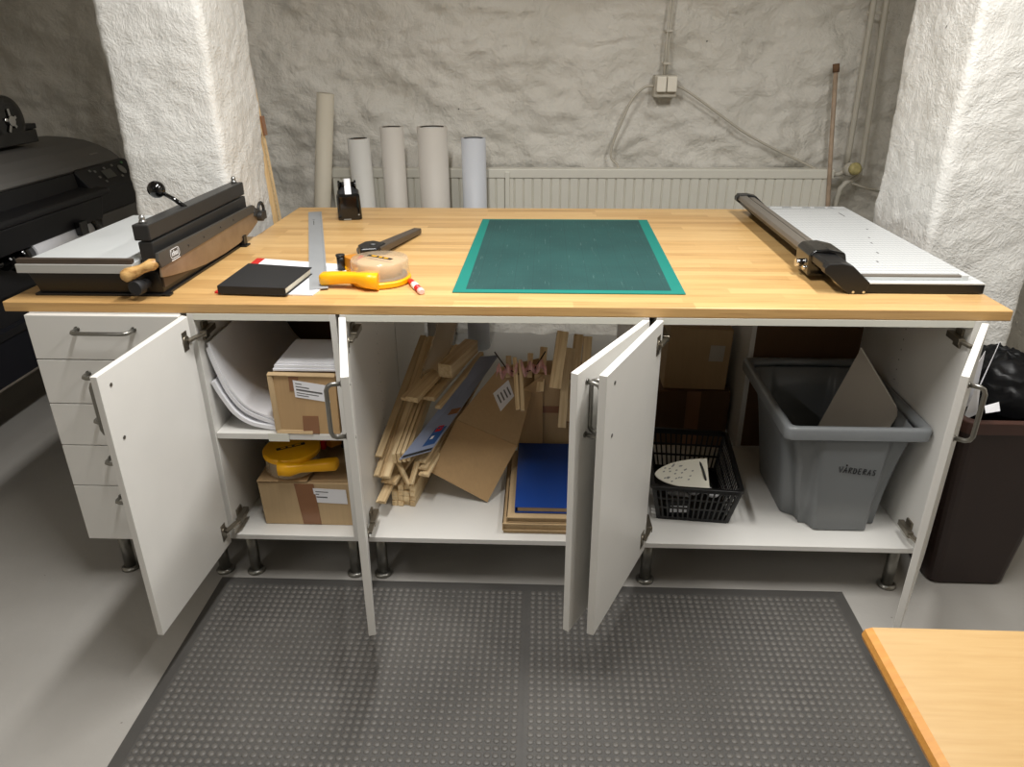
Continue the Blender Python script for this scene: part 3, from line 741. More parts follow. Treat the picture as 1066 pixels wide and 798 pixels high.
# ------------------------------------------------------------------ behind the worktop
def roll(label, x, y, z1, r, mat, lean=0.0, core=None, ri=None, y_lean=0.0):
    t = thing('paper_roll', label, 'paper roll', (x, y, 0), 'paper rolls standing along the radiator')
    top = V((x + lean, y + y_lean, z1)); bot = V((x, y, 0.0)); ri = ri or r * .8
    b = MB(); n = 32; d = (top - bot)
    ax = d.normalized(); a = ax.cross(V((0, 1, 0))).normalized(); c_ = ax.cross(a)
    def rg(t_, rad): return [bot + d * t_ + (a * math.cos(2 * PI * k / n) + c_ * math.sin(2 * PI * k / n)) * rad for k in range(n)]
    b.loft([rg(0, ri), rg(0, r), rg(1, r), rg(1, ri)], True, False, False, True)
    b.build('wrap', mat, t)
    b = MB(); b.loft([rg(0.001, ri), rg(.995, ri), rg(.995, ri * .93), rg(0.001, ri * .93)], True, False, False, True); b.build('core_tube', core or mat, t)
    return t
roll('leftmost of the five standing paper rolls, tallest and beige with a closed top', .108, 1.95, 1.275, .041, 'rollbeige', lean=.178, ri=.006, core='rollbeige')
roll('grey-white paper roll with brown core behind the black tape dispenser', .452, 1.92, 1.075, .053, 'rollgrey', lean=-.022, core='core')
roll('tall slim warm white paper roll, third from the pillar along the radiator', .597, 1.92, 1.128, .0555, 'rollcream', lean=-.002)
roll('thickest warm white paper roll standing before the radiator', .788, 1.92, 1.128, .0725, 'rollcream', core='rollgrey')
roll('rightmost of the five standing paper rolls, with a bluish white wrap', .986, 1.94, 1.075, .0590, 'rollblue', lean=-.004)

wb = thing('wooden_board', 'narrow pine board with brown tape leaning between the pillar and the worktop', 'board', (.27, 1.20, 0))
b = MB()
b.hexa([(.20, 1.195, 0), (.312, 1.195, 0), (.312, 1.22, 0), (.20, 1.22, 0)], [(.148, 1.195, 1.43), (.219, 1.195, 1.43), (.219, 1.22, 1.43), (.148, 1.22, 1.43)])
b.build('plank', 'pine', wb, .002)
b = MB(); b.hexa([(.272, 1.190, .55), (.277, 1.190, .55), (.277, 1.196, .55), (.272, 1.196, .55)], [(.218, 1.190, 1.43), (.222, 1.190, 1.43), (.222, 1.196, 1.43), (.218, 1.196, 1.43)])
b.build('groove_bead', 'strip', wb)
b = MB(); b.hexa([(.15, 1.191, 1.165), (.245, 1.191, 1.165), (.245, 1.224, 1.165), (.15, 1.224, 1.165)], [(.15, 1.191, 1.235), (.241, 1.191, 1.235), (.241, 1.224, 1.235), (.15, 1.224, 1.235)]); b.build('tape_band', 'cardtape', wb)

ra = thing('radiator', 'long white ribbed panel radiator on the back wall behind the worktop', 'radiator', (1.5, 2.08, 0))
b = MB(); xs0, xs1 = .245, 2.752; n = 54; pr = []
for i in range(n):
    xa = xs0 + (xs1 - xs0) * i / n; w = (xs1 - xs0) / n
    pr += [(xa + .0, 2.066), (xa + w * .12, 2.058), (xa + w * .88, 2.058), (xa + w, 2.066)]
pr = pr + [(xs1, 2.10), (xs0, 2.10)]
b.loft([[(x, y, z) for x, y in pr] for z in (.34, .868)], True); b.build('ribbed_panel', 'radiator', ra)
b = MB(); b.box(xs0 - .004, xs1 + .004, 2.052, 2.115, .868, .915); b.build('top_cap', 'radiator', ra, .006, 3)
b = MB(); b.box(xs0, xs1, 2.052, 2.10, .325, .342); b.build('bottom_strip', 'radiator', ra, .003)
b = MB(); b.box(1.128, 1.150, 2.045, 2.057, .55, .90); b.build('seam_strip', 'radiator', ra, .002)
for x in (.6, 2.4):
    b = MB(); b.box(x, x + .03, 2.08, 2.125, .3, .88); b.build('bracket', 'radiator', ra)
    b = MB(); b.box(x, x + .03, 2.06, 2.10, 0, .33); b.build('foot', 'radiator', ra)

so = thing('wall_socket', 'white double wall socket with two plugs on the rough back wall', 'socket', (1.9, 2.11, 1.29))
b = MB(); b.box(1.845, 1.953, 2.075, 2.165, 1.246, 1.345); b.build('back_box', 'cable', so, .006)
b = MB(); b.box(1.853, 1.898, 2.045, 2.080, 1.272, 1.340); b.build('cover_flap', 'socket', so, .004)
b = MB(); b.box(1.902, 1.948, 2.045, 2.080, 1.272, 1.340); b.build('cover_flap', 'socket', so, .004)
def wire(name, label, pts, r, mat, cat='cable', sub=6):
    P = [V(p) for p in pts]; out = []
    for i in range(len(P) - 1):
        a, b_, c_, d_ = P[max(i - 1, 0)], P[i], P[i + 1], P[min(i + 2, len(P) - 1)]
        for k in range(sub):
            t = k / sub
            out.append(0.5 * ((2 * b_) + (c_ - a) * t + (2 * a - 5 * b_ + 4 * c_ - d_) * t * t + (3 * b_ - a - 3 * c_ + d_) * t ** 3))
    out.append(P[-1]); b = MB(); b.tube(out, r, 8)
    return tag(b.build(name, mat, off=pts[0]), label, cat)
wire('power_cable', 'grey cable drooping from the socket to the radiator, looping down', [(1.845, 2.10, 1.297), (1.80, 2.10, 1.29), (1.745, 2.10, 1.235), (1.70, 2.10, 1.13), (1.662, 2.10, 1.03), (1.658, 2.10, .965), (1.69, 2.10, .93), (1.70, 2.10, .90)], .006, 'cable')
wire('power_cable', 'grey cable slanting down from the socket towards the pipes', [(1.953, 2.09, 1.296), (1.985, 2.09, 1.285), (2.06, 2.09, 1.24), (2.16, 2.09, 1.175), (2.30, 2.09, 1.085), (2.45, 2.09, 1.01), (2.60, 2.09, .945), (2.69, 2.09, .905)], .006, 'cable')
cd = thing('cable_conduit', 'thin painted cable running up the back wall from the socket', 'cable', (1.90, 2.12, 1.34))
b = MB(); b.tube([(1.893, 2.11, 1.345), (1.893, 2.11, 1.5), (1.897, 2.11, 1.66), (1.90, 2.11, 2.45)], .006, 8); b.tube([(1.905, 2.115, 1.345), (1.906, 2.115, 1.5), (1.912, 2.115, 1.66), (1.915, 2.115, 2.45)], .004, 8); b.build('cable_run', 'pipe', cd)
for z in (1.39, 1.53): 
    b = MB(); b.box(1.884, 1.918, 2.098, 2.16, z, z + .012); b.build('clip', 'pipe', cd, .002)
rp = thing('old_pipe', 'thin rusty copper pipe standing upright at the radiator end', 'pipe', (2.75, 2.04, 0))
b = MB(); b.tube([(2.79, 2.03, 0.0), (2.745, 2.035, .725), (2.715, 2.06, 1.06), (2.692, 2.09, 1.375)], .0105, 12); b.build('pipe_run', 'rust', rp)
b = MB(); b.cyl((2.694, 2.088, 1.355), (2.690, 2.092, 1.392), .0155, n=12); b.build('open_end', 'core', rp)
hp = thing('heating_pipe', 'painted heating pipe dropping to the radiator valve, nearer the rusty pipe', 'pipe', (2.82, 2.12, 0))
b = MB(); b.tube([(2.815, 2.10, 2.45), (2.817, 2.10, 1.66), (2.825, 2.10, 1.0), (2.826, 2.10, .935)], .013, 12); b.build('pipe_run', 'pipe', hp)
b = MB(); b.tube([(2.826, 2.10, .92), (2.815, 2.09, .90), (2.79, 2.085, .888), (2.755, 2.085, .885)], .011, 12); b.build('pipe_bend', 'pipe', hp)
b = MB(); b.lathe([(.020, -.03), (.034, -.015), (.036, .018), (.028, .036), (.012, .040)], (2.836, 2.075, .912), (-.1, -1, .15), n=18); b.build('valve_body', 'pipe', hp)
b = MB(); b.lathe([(.030, .0), (.030, .02), (.018, .03)], (2.842, 2.045, .918), (.1, -1, .25), n=16); b.build('valve_cap', 'valveyellow', hp)
hq = thing('heating_pipe', 'painted heating pipe bending sideways at its foot, nearer the right-hand pillar', 'pipe', (2.88, 2.12, 0))
b = MB(); b.tube([(2.868, 2.10, 2.45), (2.873, 2.10, 1.66), (2.897, 2.10, 1.0), (2.90, 2.10, .92), (2.885, 2.10, .875), (2.86, 2.095, .855), (2.835, 2.095, .845), (2.812, 2.095, .815), (2.803, 2.095, .76), (2.802, 2.095, .5), (2.802, 2.095, .0)], .013, 12); b.build('pipe_run', 'pipe', hq)
b = MB(); b.box(2.80, 2.90, 2.108, 2.12, 1.60, 1.612); b.build('clamp', 'pipe', hq, .002)
b = MB(); b.tube([(2.86, 2.09, .845), (2.93, 2.10, .82), (3.05, 2.11, .79)], .006, 8); b.build('branch_wire', 'cable', hq)

# ------------------------------------------------------------------ printer
pr_ = thing('large_format_printer', 'black wide-format floor printer with white paper roll beside the left pillar', 'printer', (-.95, 1.1, 0))
Y0, Y1 = .25, 1.86
def ext(name, mat, prof, ya, yb, bev=.004, parent=None):
    b = MB(); b.loft([[(x, y, z) for x, z in prof] for y in (ya, yb)], True); return b.build(name, mat, parent or pr_, bev)
ext('body', 'printerbody', [(-1.25, .62), (-.70, .62), (-.70, .80), (-.74, .90), (-.78, .98), (-1.25, 1.0)], Y0, Y1 - .02)
lid = [(-1.22, .97), (-.705, .985), (-.695, .996), (-.705, 1.012), (-.735, 1.036), (-.785, 1.064), (-.85, 1.088), (-.93, 1.103), (-1.04, 1.108), (-1.22, 1.095)]
ext('lid', 'printerlid', lid, Y0, 1.435, .004)
lid2 = [(-1.22, .97), (-.72, .985), (-.712, .994), (-.722, 1.008), (-.75, 1.030), (-.80, 1.056), (-.865, 1.078), (-.94, 1.090), (-1.04, 1.096), (-1.22, 1.085)]
ext('end_cover', 'printerlid', lid2, 1.440, 1.84, .012)
ext('paper_slot', 'blackmatte', [(-.78, .90), (-.69, .915), (-.70, .985), (-.78, .985)], Y0, 1.43, .003)
ext('output_ledge', 'printerbody', [(-.78, .875), (-.60, .888), (-.595, .90), (-.60, .915), (-.70, .925), (-.78, .925)], Y0, 1.50, .006)
ext('lower_ledge', 'printerbody', [(-.80, .80), (-.62, .79), (-.60, .888), (-.78, .885)], Y0, 1.44, .006)
cp = ext('control_block', 'printerbody', [(-.80, .80), (-.64, .80), (-.635, .905), (-.70, .990), (-.80, 1.0)], 1.44, 1.86, .006)
ext('end_housing', 'printerlid', [(-.80, .62), (-.645, .62), (-.64, .80), (-.80, .80)], 1.46, 1.87, .008)
# control panel on the sloped face from (-.635,.905) to (-.70,.990)
s0, s1 = V((-.634, 0, .906)), V((-.698, 0, .990)); sd = (s1 - s0); nn = V((sd.z, 0, -sd.x)).normalized()
def onp(t, y): return s0 + sd * t + V((0, y, 0)) + nn * .0015
def panelrect(nm, mat, t0, t1, ya, yb):
    b = MB(); b.poly([onp(t0, ya), onp(t0, yb), onp(t1, yb), onp(t1, ya)], nn * .0012); return b.build(nm, mat, cp)
panelrect('display', 'screen', .34, .74, 1.60, 1.68)
b = MB(); c = onp(.56, 1.76); b.lathe([(.024, 0), (.022, .002), (.010, .0025)], c, nn, n=20); b.build('dial', 'keygrey', cp)
for t, y, m in ((.78, 1.56, 'keygrey'), (.5, 1.56, 'keygrey'), (.25, 1.58, 'keygrey'), (.86, 1.80, 'greenled'), (.82, 1.64, 'keygrey'), (.85, 1.71, 'keygrey'), (.28, 1.72, 'keygrey'), (.5, 1.82, 'keygrey'), (.86, 1.53, 'keygrey')):
    panelrect('button', m, t - .05, t + .05, y - .008, y + .008)
b = MB(); b.poly([(-.748, 1.66, 1.0295), (-.748, 1.73, 1.0295), (-.756, 1.73, 1.0335), (-.756, 1.66, 1.0335)], (.0007, 0, .0014)); b.build('badge', 'keygrey', pr_)
b = MB(); b.cyl((-.665, .95, .755), (-.665, 1.345, .755), .055, n=32); b.build('paper_roll', 'paper', pr_)
for ya, yb, r in ((.885, .948, .048), (1.347, 1.40, .062), (.83, .88, .03)):
    b = MB(); b.cyl((-.665, ya, .755), (-.665, yb, .755), r, n=28); b.build('roll_hub', 'gloss', pr_)
b = MB(); b.cyl((-.665, .25, .755), (-.665, 1.46, .755), .012, n=14); b.build('roll_spindle', 'gloss', pr_)
b = MB(); b.box(-.615, -.59, 1.215, 1.27, .765, .82); b.build('sensor_tab', 'gloss', pr_, .003)
ext('roll_trough', 'printerbody', [(-1.2, .45), (-.74, .45), (-.735, .66), (-.76, .80), (-1.2, .80)], Y0, Y1, .006)
for y in (.35, 1.72):
    b = MB(); b.box(-1.02, -.94, y, y + .07, .05, .46); b.box(-1.28, -.70, y + .01, y + .06, .03, .07); b.build('stand_leg', 'printerbody', pr_, .004)
    b = MB(); b.cyl((-.74, y + .02, .03), (-.74, y + .05, .03), .03, n=16); b.cyl((-1.24, y + .02, .03), (-1.24, y + .05, .03), .03, n=16); b.build('caster', 'black', pr_)
b = MB()
b.loft([[(x, y, z) for x, z in ((-.74, .50), (-.735, .50), (-.795, .258), (-.80, .258))] for y in (Y0, 1.80)], True)
b.loft([[(x, y, z) for x, z in ((-.80, .258), (-.795, .254), (-1.15, .20), (-1.15, .205))] for y in (Y0, 1.80)], True)
b.build('paper_basket', 'navy', pr_)
b = MB(); b.cyl((-.797, Y0, .252), (-.797, 1.80, .252), .006, n=10); b.build('basket_rod', 'alu', pr_)
sp = thing('roll_holder', 'black spool holder with chrome hub standing on top of the printer', 'spool', (-.9, 1.2, 1.108))
b = MB(); b.box(-1.05, -.86, .95, 1.50, 1.1085, 1.160); b.build('holder_tray', 'gloss', sp, .004)
b = MB(); b.cyl((-.90, 1.35, 1.205), (-.875, 1.35, 1.205), .100, n=40); b.lathe([(.100, 0), (.095, .012), (.06, .014)], (-.875, 1.35, 1.205), (1, 0, 0), n=40); b.build('flange', 'gloss', sp, .003)
b = MB(); b.cyl((-.865, 1.35, 1.205), (-.850, 1.35, 1.205), .020, n=20)
for k in range(5):
    a = 2 * PI * k / 5 + .4; b.bar((-.856, 1.35 + .02 * math.cos(a), 1.205 + .02 * math.sin(a)), (-.856, 1.35 + (.036 + .012 * (k % 2)) * math.cos(a), 1.205 + (.036 + .012 * (k % 2)) * math.sin(a)), .012, .004, (1, 0, 0))
b.build('hub', 'chrome', sp, .001)
b = MB(); b.box(-1.04, -.87, 1.40, 1.52, 1.1605, 1.182); b.build('end_block', 'printerbody', sp, .003)

# ------------------------------------------------------------------ paper-shelf cabinet contents
SZ = .511
def sheaf(label, prof, th, y0, y1, y1top=None):
    """curved stack of large sheets: front profile (x,z) extruded along y"""
    P = [V((x, 0, z)) for x, z in prof]; fine = []
    for i in range(len(P) - 1):
        a, b_, c_, d_ = P[max(i - 1, 0)], P[i], P[i + 1], P[min(i + 2, len(P) - 1)]
        for k in range(8):
            t = k / 8; fine.append(0.5 * ((2 * b_) + (c_ - a) * t + (2 * a - 5 * b_ + 4 * c_ - d_) * t * t + (3 * b_ - a - 3 * c_ + d_) * t ** 3))
    fine.append(P[-1]); up = []
    for i, p in enumerate(fine):
        d = (fine[min(i + 1, len(fine) - 1)] - fine[max(i - 1, 0)]).normalized(); up.append(p + V((-d.z, 0, d.x)) * th)
    loop = fine + up[::-1]
    b = MB(); b.loft([[p + V((0, y, 0)) for p in loop] for y in (y0, y1)], True, True, True, False)
    o = b.build('paper_sheaf', 'paper', off=(.5, .25, SZ)); return tag(o, label, 'paper', 'curled paper sheaves on the shelf')
sheaf('topmost thin sheaf of large white paper curled up the cabinet side', [(.4365, .766), (.452, .705), (.478, .628), (.520, .572), (.597, .535)], .006, .030, .53)
sheaf('thick middle sheaf of large white paper curled between two others on shelf', [(.4325, .752), (.446, .690), (.470, .615), (.514, .558), (.597, .522)], .011, .028, .53)
sheaf('shorter lowest sheaf of white paper curled low against the cabinet side', [(.4315, .655), (.450, .610), (.480, .558), (.525, .526), (.596, .5118)], .011, .022, .53)

def label_lines(parent, quad, lines, thick=.0006):
    a, b_, c_, d_ = [V(p) for p in quad]  # bl, br, tr, tl
    n = (b_ - a).cross(d_ - a).normalized()
    m = MB(); m.poly([a, b_, c_, d_], n * thick); o = m.build('label', 'paper', parent)
    m = MB()
    for u0, u1, v, w in lines:
        P = lambda u, vv: (a * (1 - u) + b_ * u) * (1 - vv) + (d_ * (1 - u) + c_ * u) * vv
        m.poly([P(u0, v), P(u1, v), P(u1, v + w), P(u0, v + w)], n * (thick + .0003))
    m.build('print', 'greyink', o); return o
bx = thing('cardboard_box', 'brown carton with white label on the shelf, its front flap edges bent', 'box', (.69, .12, SZ), 'cartons in the paper-shelf cabinet')
b = MB()
q0 = [(.604, .006), (.774, .006), (.776, .215), (.606, .215)]; q1 = [(.598, .012), (.776, .012), (.777, .215), (.602, .215)]
b.hexa([V(p + (SZ + .0005,)) for p in q0], [V(p + (.682,)) for p in q1]); b.build('carton', 'cardwarm', bx, .002)
b = MB(); b.poly([(.597, .004, .520), (.612, .006, .515), (.608, .009, .684), (.594, .006, .684)], (0, .004, 0)); b.poly([(.60, .002, .514), (.70, .001, .512), (.70, .004, .522), (.60, .006, .524)], (0, .003, 0))
b.poly([(.594, .006, .684), (.776, .008, .680), (.776, .014, .688), (.596, .014, .690)], (0, 0, .003)); b.build('flap', 'cardlight', bx, .001)
b = MB(); b.poly([(.674, .0045, .513), (.718, .0045, .513), (.719, .0075, .566), (.676, .0075, .566)], (0, -.001, 0)); b.build('tape', 'cardtape', bx); b = MB(); b.poly([(.650, .0098, .640), (.676, .0098, .640), (.676, .0115, .680), (.650, .0115, .680)], (0, -.001, 0)); b.build('tape', 'cardtape', bx)
label_lines(bx, [(.663, .0085, .622), (.756, .0085, .607), (.752, .0105, .656), (.661, .0105, .671)], [(.06, .25, .80, .05), (.06, .45, .62, .06), (.06, .82, .42, .1), (.06, .7, .26, .05), (.06, .4, .12, .05)])
ps = thing('paper_stack', 'flat stack of white paper on top of the labelled shelf carton', 'paper', (.69, .11, .69), 'paper on the carton')
b = MB(); z = .691
for i in range(3):
    h = (.006, .009, .005)[i]; dx = (.0, .004, .010)[i]
    b.box(.606 + dx, .7775, .024 + dx * .8, .200 + dx * .5, z, z + h); z += h + .0006
b.build('sheets', 'paper', ps, .0006)

bx2 = thing('cardboard_box', 'brown taped carton with wide white label standing under the shelf', 'box', (.64, .25, ZB + .016), 'cartons in the paper-shelf cabinet')
b = MB(); zb0 = ZB + .0165
b.hexa([V(p + (zb0,)) for p in ((.503, .055), (.776, .055), (.776, .50), (.503, .50))], [V(p + (.322,)) for p in ((.498, .052), (.778, .055), (.778, .50), (.498, .50))]); b.build('carton', 'cardlight', bx2, .002)
b = MB(); b.poly([(.499, .046, .328), (.645, .052, .326), (.655, .17, .330), (.500, .17, .332)], (0, 0, .003)); b.poly([(.655, .060, .3235), (.777, .060, .3235), (.777, .48, .3235), (.655, .48, .3235)], (0, 0, .003)); b.build('flap', 'card', bx2, .001)
b = MB(); b.poly([(.618, .0548, zb0 + .002), (.672, .0548, zb0 + .002), (.664, .0525, .320), (.606, .0525, .320)], (0, -.0008, 0)); b.build('tape', 'cardtape', bx2)
label_lines(bx2, [(.663, .0538, .256), (.758, .0538, .252), (.757, .0522, .302), (.660, .0522, .306)], [(.06, .45, .74, .06), (.06, .16, .56, .06), (.06, .4, .36, .08)])
tape_gun('yellow tape gun lying yellow side up on the lower carton', (.585, .128, .332 + .068), PI, True)
tape_gun('yellow tape gun at the back behind another, mostly hidden under shelf', (.675, .375, .327 + .068), -PI / 2, True)

# ------------------------------------------------------------------ wood strips cabinet contents
BZ = ZB + .0165
strip_me = {}
def strip(label, p0, p1, w, h, group, mat='strip', up=(0, 0, 1), name='wood_strip', notch=True):
    p0, p1 = V(p0), V(p1); L = (p1 - p0).length
    b = MB()
    if notch and h > .009:   # moulding profile with a rebate
        pf = [(-w / 2, -h / 2), (w / 2, -h / 2), (w / 2, h * .1), (w * .22, h * .16), (w * .15, h / 2), (-w / 2, h / 2)]
    else: pf = [(-w / 2, -h / 2), (w / 2, -h / 2), (w / 2, h / 2), (-w / 2, h / 2)]
    b.loft([[(x, y, z) for y, z in pf] for x in (0, L)], True)
    o = b.build(name, mat, bevel=.0008, seg=1)
    d = (p1 - p0).normalized(); s = V(up).cross(d).normalized(); u = d.cross(s)
    m = Matrix((d, s, u)).transposed().to_4x4(); m.translation = p0; o.matrix_world = m
    return tag(o, label, 'wood strip', group)
G1 = 'bare wood strips leaning in the middle cabinet'
strip('thin wood strip closest to the cabinet side panel, upper of the two', (.838, .15, .358), (.909, .65, .555), .022, .008, G1)
strip('orange-toned wood strip end lowest against the cabinet side panel', (.836, .105, .318), (.900, .60, .515), .016, .010, G1)
strip('wide pale wood moulding beside the thin strips at cabinet side', (.857, .12, .305), (.936, .62, .562), .034, .014, G1)
for i in range(4):
    strip(['outermost of four narrow strips bundled next to the wide moulding', 'second of four narrow strips bundled next to the wide moulding', 'third of four narrow strips bundled next to the wide moulding', 'innermost of four narrow strips bundled, next to blue board'][i], (.884 + i * .0135, .150 + .004 * i, .352), (.912 + i * .0135, .46, .42), .011, .038, G1, notch=False)
strip('short pale wood strip sticking out lowest at the cabinet side', (.846, .09, .236), (.880, .27, .282), .030, .012, G1)
strip('short upright wood offcut, one arm of the V below blue board', (.8895, .178, .325), (.925, .150, .262), .016, .012, G1)
strip('short wood offcut crossing the V below the blue board', (.948, .18, .325), (.930, .150, .265), .014, .012, G1)
strip('flat wood offcut lying on the square stick bundle', (.860, .15, .268), (.93, .40, .30), .05, .012, G1)
for i in range(3):
    strip(['top flat slat tucked under the blue board edge', 'middle flat slat tucked under the blue board edge', 'bottom flat slat tucked under the blue board edge'][i], (.958 + .005 * i, .178 - .010 * i, .325 - .017 * i), (1.085 + .005 * i, .62, .440 - .017 * i), .034, .011, G1)
strip('thick square wood block end high above the blue board', (1.018, .37, .545), (1.085, .57, .552), .046, .046, G1, notch=False)
strip('wide flat plank end pointing forward above the narrow strips', (.912, .30, .478), (1.030, .64, .520), .060, .018, G1)
strip('plank lying between wide flat plank and blue board', (.965, .34, .462), (1.060, .64, .492), .045, .015, G1)
strip('pale strip running along the blue board upper edge', (1.000, .30, .452), (1.113, .61, .508), .020, .014, G1)
k = 0
for r in range(4):
    for cidx in range(4):
        if (r, cidx) == (3, 0): continue
        j = random.uniform(-.006, .006)
        x = .872 + cidx * .0185 + r * .001; z = BZ + .009 + r * .0185
        strip('one of the short square sticks bundled on the cabinet floor', (x, .165 + j, z), (x + .055, .58 + j, z), .0172, .0172, 'square sticks bundled on the cabinet floor', name='square_stick', notch=False)

bb = thing('printed_board', 'long blue-grey printed board leaning on the wood strips', 'board', (1.0, .35, .4))
Q = [V(p) for p in ((.905, .120, .364), (.992, .180, .362), (1.172, .62, .494), (1.112, .575, .508))]
n_ = (Q[1] - Q[0]).cross(Q[3] - Q[0]).normalized()
b = MB(); b.poly(Q, n_ * .005); b.build('board', 'bluefilm', bb, .0008)
def onq(u, v, k=.0055): return (Q[0] * (1 - u) + Q[1] * u) * (1 - v) + (Q[3] * (1 - u) + Q[2] * u) * v + n_ * k
def qrect(nm, mat, u0, u1, v0, v1, par):
    b = MB(); b.poly([onq(u0, v0), onq(u1, v0), onq(u1, v1), onq(u0, v1)], n_ * .0004); return b.build(nm, mat, par)
qrect('print_block', 'bluelogo', .52, .92, .07, .24, bb); qrect('print_red', 'red', .58, .80, .20, .255, bb); qrect('print_white', 'whiteink', .60, .70, .13, .16, bb); qrect('tape_patch', 'cardtape', .60, .98, .36, .42, bb)
qrect('dark_print', 'darkmetal', .05, .98, .005, .03, bb)

cbs = thing('cardboard_sheet', 'large creased brown cardboard sheet with white label propped beside blue board', 'cardboard', (1.15, .35, .3))
A = [V(p) for p in ((.978, .205, .276), (1.158, .190, .1765), (1.249, .30, .318), (1.052, .33, .392))]   # BL BR TR TL
B = [A[3], A[2], V((1.322, .55, .518)), V((1.1823, .495, .504))]
n1 = (A[1] - A[0]).cross(A[3] - A[0]).normalized(); n2 = (B[1] - B[0]).cross(B[3] - B[0]).normalized()
b = MB(); b.poly(A, n1 * .005); b.build('lower_panel', 'cardwarm', cbs, .001)
b = MB(); b.poly(B, n2 * .005); up_ = b.build('upper_panel', 'card', cbs, .001)
def onb(u, v): return (B[0] * (1 - u) + B[1] * u) * (1 - v) + (B[3] * (1 - u) + B[2] * u) * v + n2 * .0056
b = MB(); b.poly([onb(.27, .52), onb(.56, .30), onb(.68, .52), onb(.42, .74)], n2 * .0006); lb = b.build('label', 'paper', up_)
b = MB()
for k in range(4): b.poly([onb(.36 + .035 * k, .50 + .04 * k), onb(.50 + .035 * k, .40 + .04 * k), onb(.505 + .035 * k, .42 + .04 * k), onb(.365 + .035 * k, .52 + .04 * k)], n2 * .0008)
b.build('print', 'greyink', lb)
# clear wrap
b = MB(); R = []
for i in range(9):
    t = i / 8; c = V((.965, .42, .50)).lerp(V((1.005, .66, .63)), t)
    R.append([c + V((math.cos(a) * (.035 + .012 * noise.noise(V((i * .8, k, 0)))), .0, math.sin(a) * (.030 + .012 * noise.noise(V((k, i * .7, 3)))))) for k, a in enumerate([2 * PI * q / 12 for q in range(12)])])
b.loft(R, True, False, False, True); tag(b.build('plastic_wrap', 'clear', off=(.98, .5, .55)), 'crumpled clear plastic wrap over strips at the cabinet side', 'wrap')

G2 = 'small sticks propped on the cardboard sheet'
strip('first of two upright sticks before the pink ribbon, rounder one', (1.250, .335, .430), (1.236, .45, .560), .013, .013, G2, up=(0, 1, 0), name='wood_stick')
strip('second upright stick before the ribbon, nearer the blue folder', (1.266, .335, .425), (1.254, .45, .552), .012, .013, G2, up=(0, 1, 0), name='wood_stick')
strip('short stick behind the pink ribbon bow, nearest the blue board', (1.215, .46, .485), (1.214, .50, .545), .018, .012, G2, up=(0, 1, 0), name='wood_stick')
strip('short stick behind the ribbon, mid group', (1.283, .45, .49), (1.286, .50, .555), .018, .012, G2, up=(0, 1, 0), name='wood_stick')
strip('longer stick behind the ribbon beside the brown box', (1.318, .43, .45), (1.330, .54, .560), .024, .014, G2, up=(0, 1, 0), name='wood_stick')
rb = thing('ribbon', 'crumpled pink ribbon with dark string behind the upright sticks', 'ribbon', (1.26, .42, .5))
b = MB()
def ribbon(c, sx, sz, turns, ph):
    pts = []
    for k in range(40):
        t = k / 39; a = t * turns * 2 * PI + ph
        pts.append(V((c[0] + sx * (t - .5) * 2, c[1] + .012 * math.sin(a * 1.3), c[2] + sz * math.sin(a) + .012 * t)))
    for p, q in zip(pts, pts[1:]):
        b.face([p + V((0, -.006, -.013)), q + V((0, -.006, -.013)), q + V((0, .006, .013)), p + V((0, .006, .013))]).smooth = True
ribbon((1.212, .42, .520), .034, .012, 2.3, 0); ribbon((1.297, .42, .532), .042, .012, 2.7, 1)
b.build('bow', 'pink', rb, solid=.0008)
b = MB(); b.tube([(1.17, .46, .575), (1.21, .43, .530), (1.25, .42, .515), (1.30, .43, .53), (1.335, .47, .575)], .0022, 6); b.build('string', 'string', rb)

bk = thing('cardboard_box', 'dark brown taped carton standing behind the blue folder', 'box', (1.45, .5, BZ))
b = MB(); b.box(1.300, 1.568, .455, .575, BZ, .50); b.build('carton', 'card', bk, .003)
b = MB(); b.box(1.301, 1.565, .4538, .455, .360, .385); b.build('tape', 'cardtape', bk); b = MB(); b.box(1.39, 1.44, .4536, .455, .325, .36); b.build('tape', 'cardtape', bk)
bk2 = thing('cardboard_sheet', 'narrow dark cardboard piece standing beside the carton behind the folder', 'cardboard', (1.305, .47, BZ))
b = MB(); b.hexa([(1.240, .428, BZ), (1.330, .435, BZ), (1.330, .439, BZ), (1.240, .432, BZ)], [(1.262, .446, .45), (1.328, .448, .50), (1.328, .452, .50), (1.262, .450, .45)]); b.build('panel', 'cardwarm', bk2, .001)
G3 = 'wood mouldings leaning against the carton'
for lab, p0, p1, w, h in (('thick short moulding with notched end leaning on the carton', (1.366, .395, .478), (1.390, .48, .640), .036, .026),
    ('long moulding leaning in front, reaching lowest towards the folder', (1.392, .40, .335), (1.406, .48, .585), .026, .020),
    ('moulding tucked between two others with its end pointing down', (1.410, .415, .350), (1.424, .50, .575), .016, .018),
    ('tall moulding leaning with its top just under the worktop', (1.425, .44, .42), (1.444, .53, .612), .030, .022),
    ('moulding leaning right behind the open door edge', (1.462, .44, .41), (1.474, .53, .605), .028, .022),
    ('slim moulding at the back of the leaning group', (1.370, .53, .51), (1.385, .60, .585), .020, .014)):
    strip(lab, p0, p1, w, h, G3, up=(0, 1, 0), name='wood_moulding')

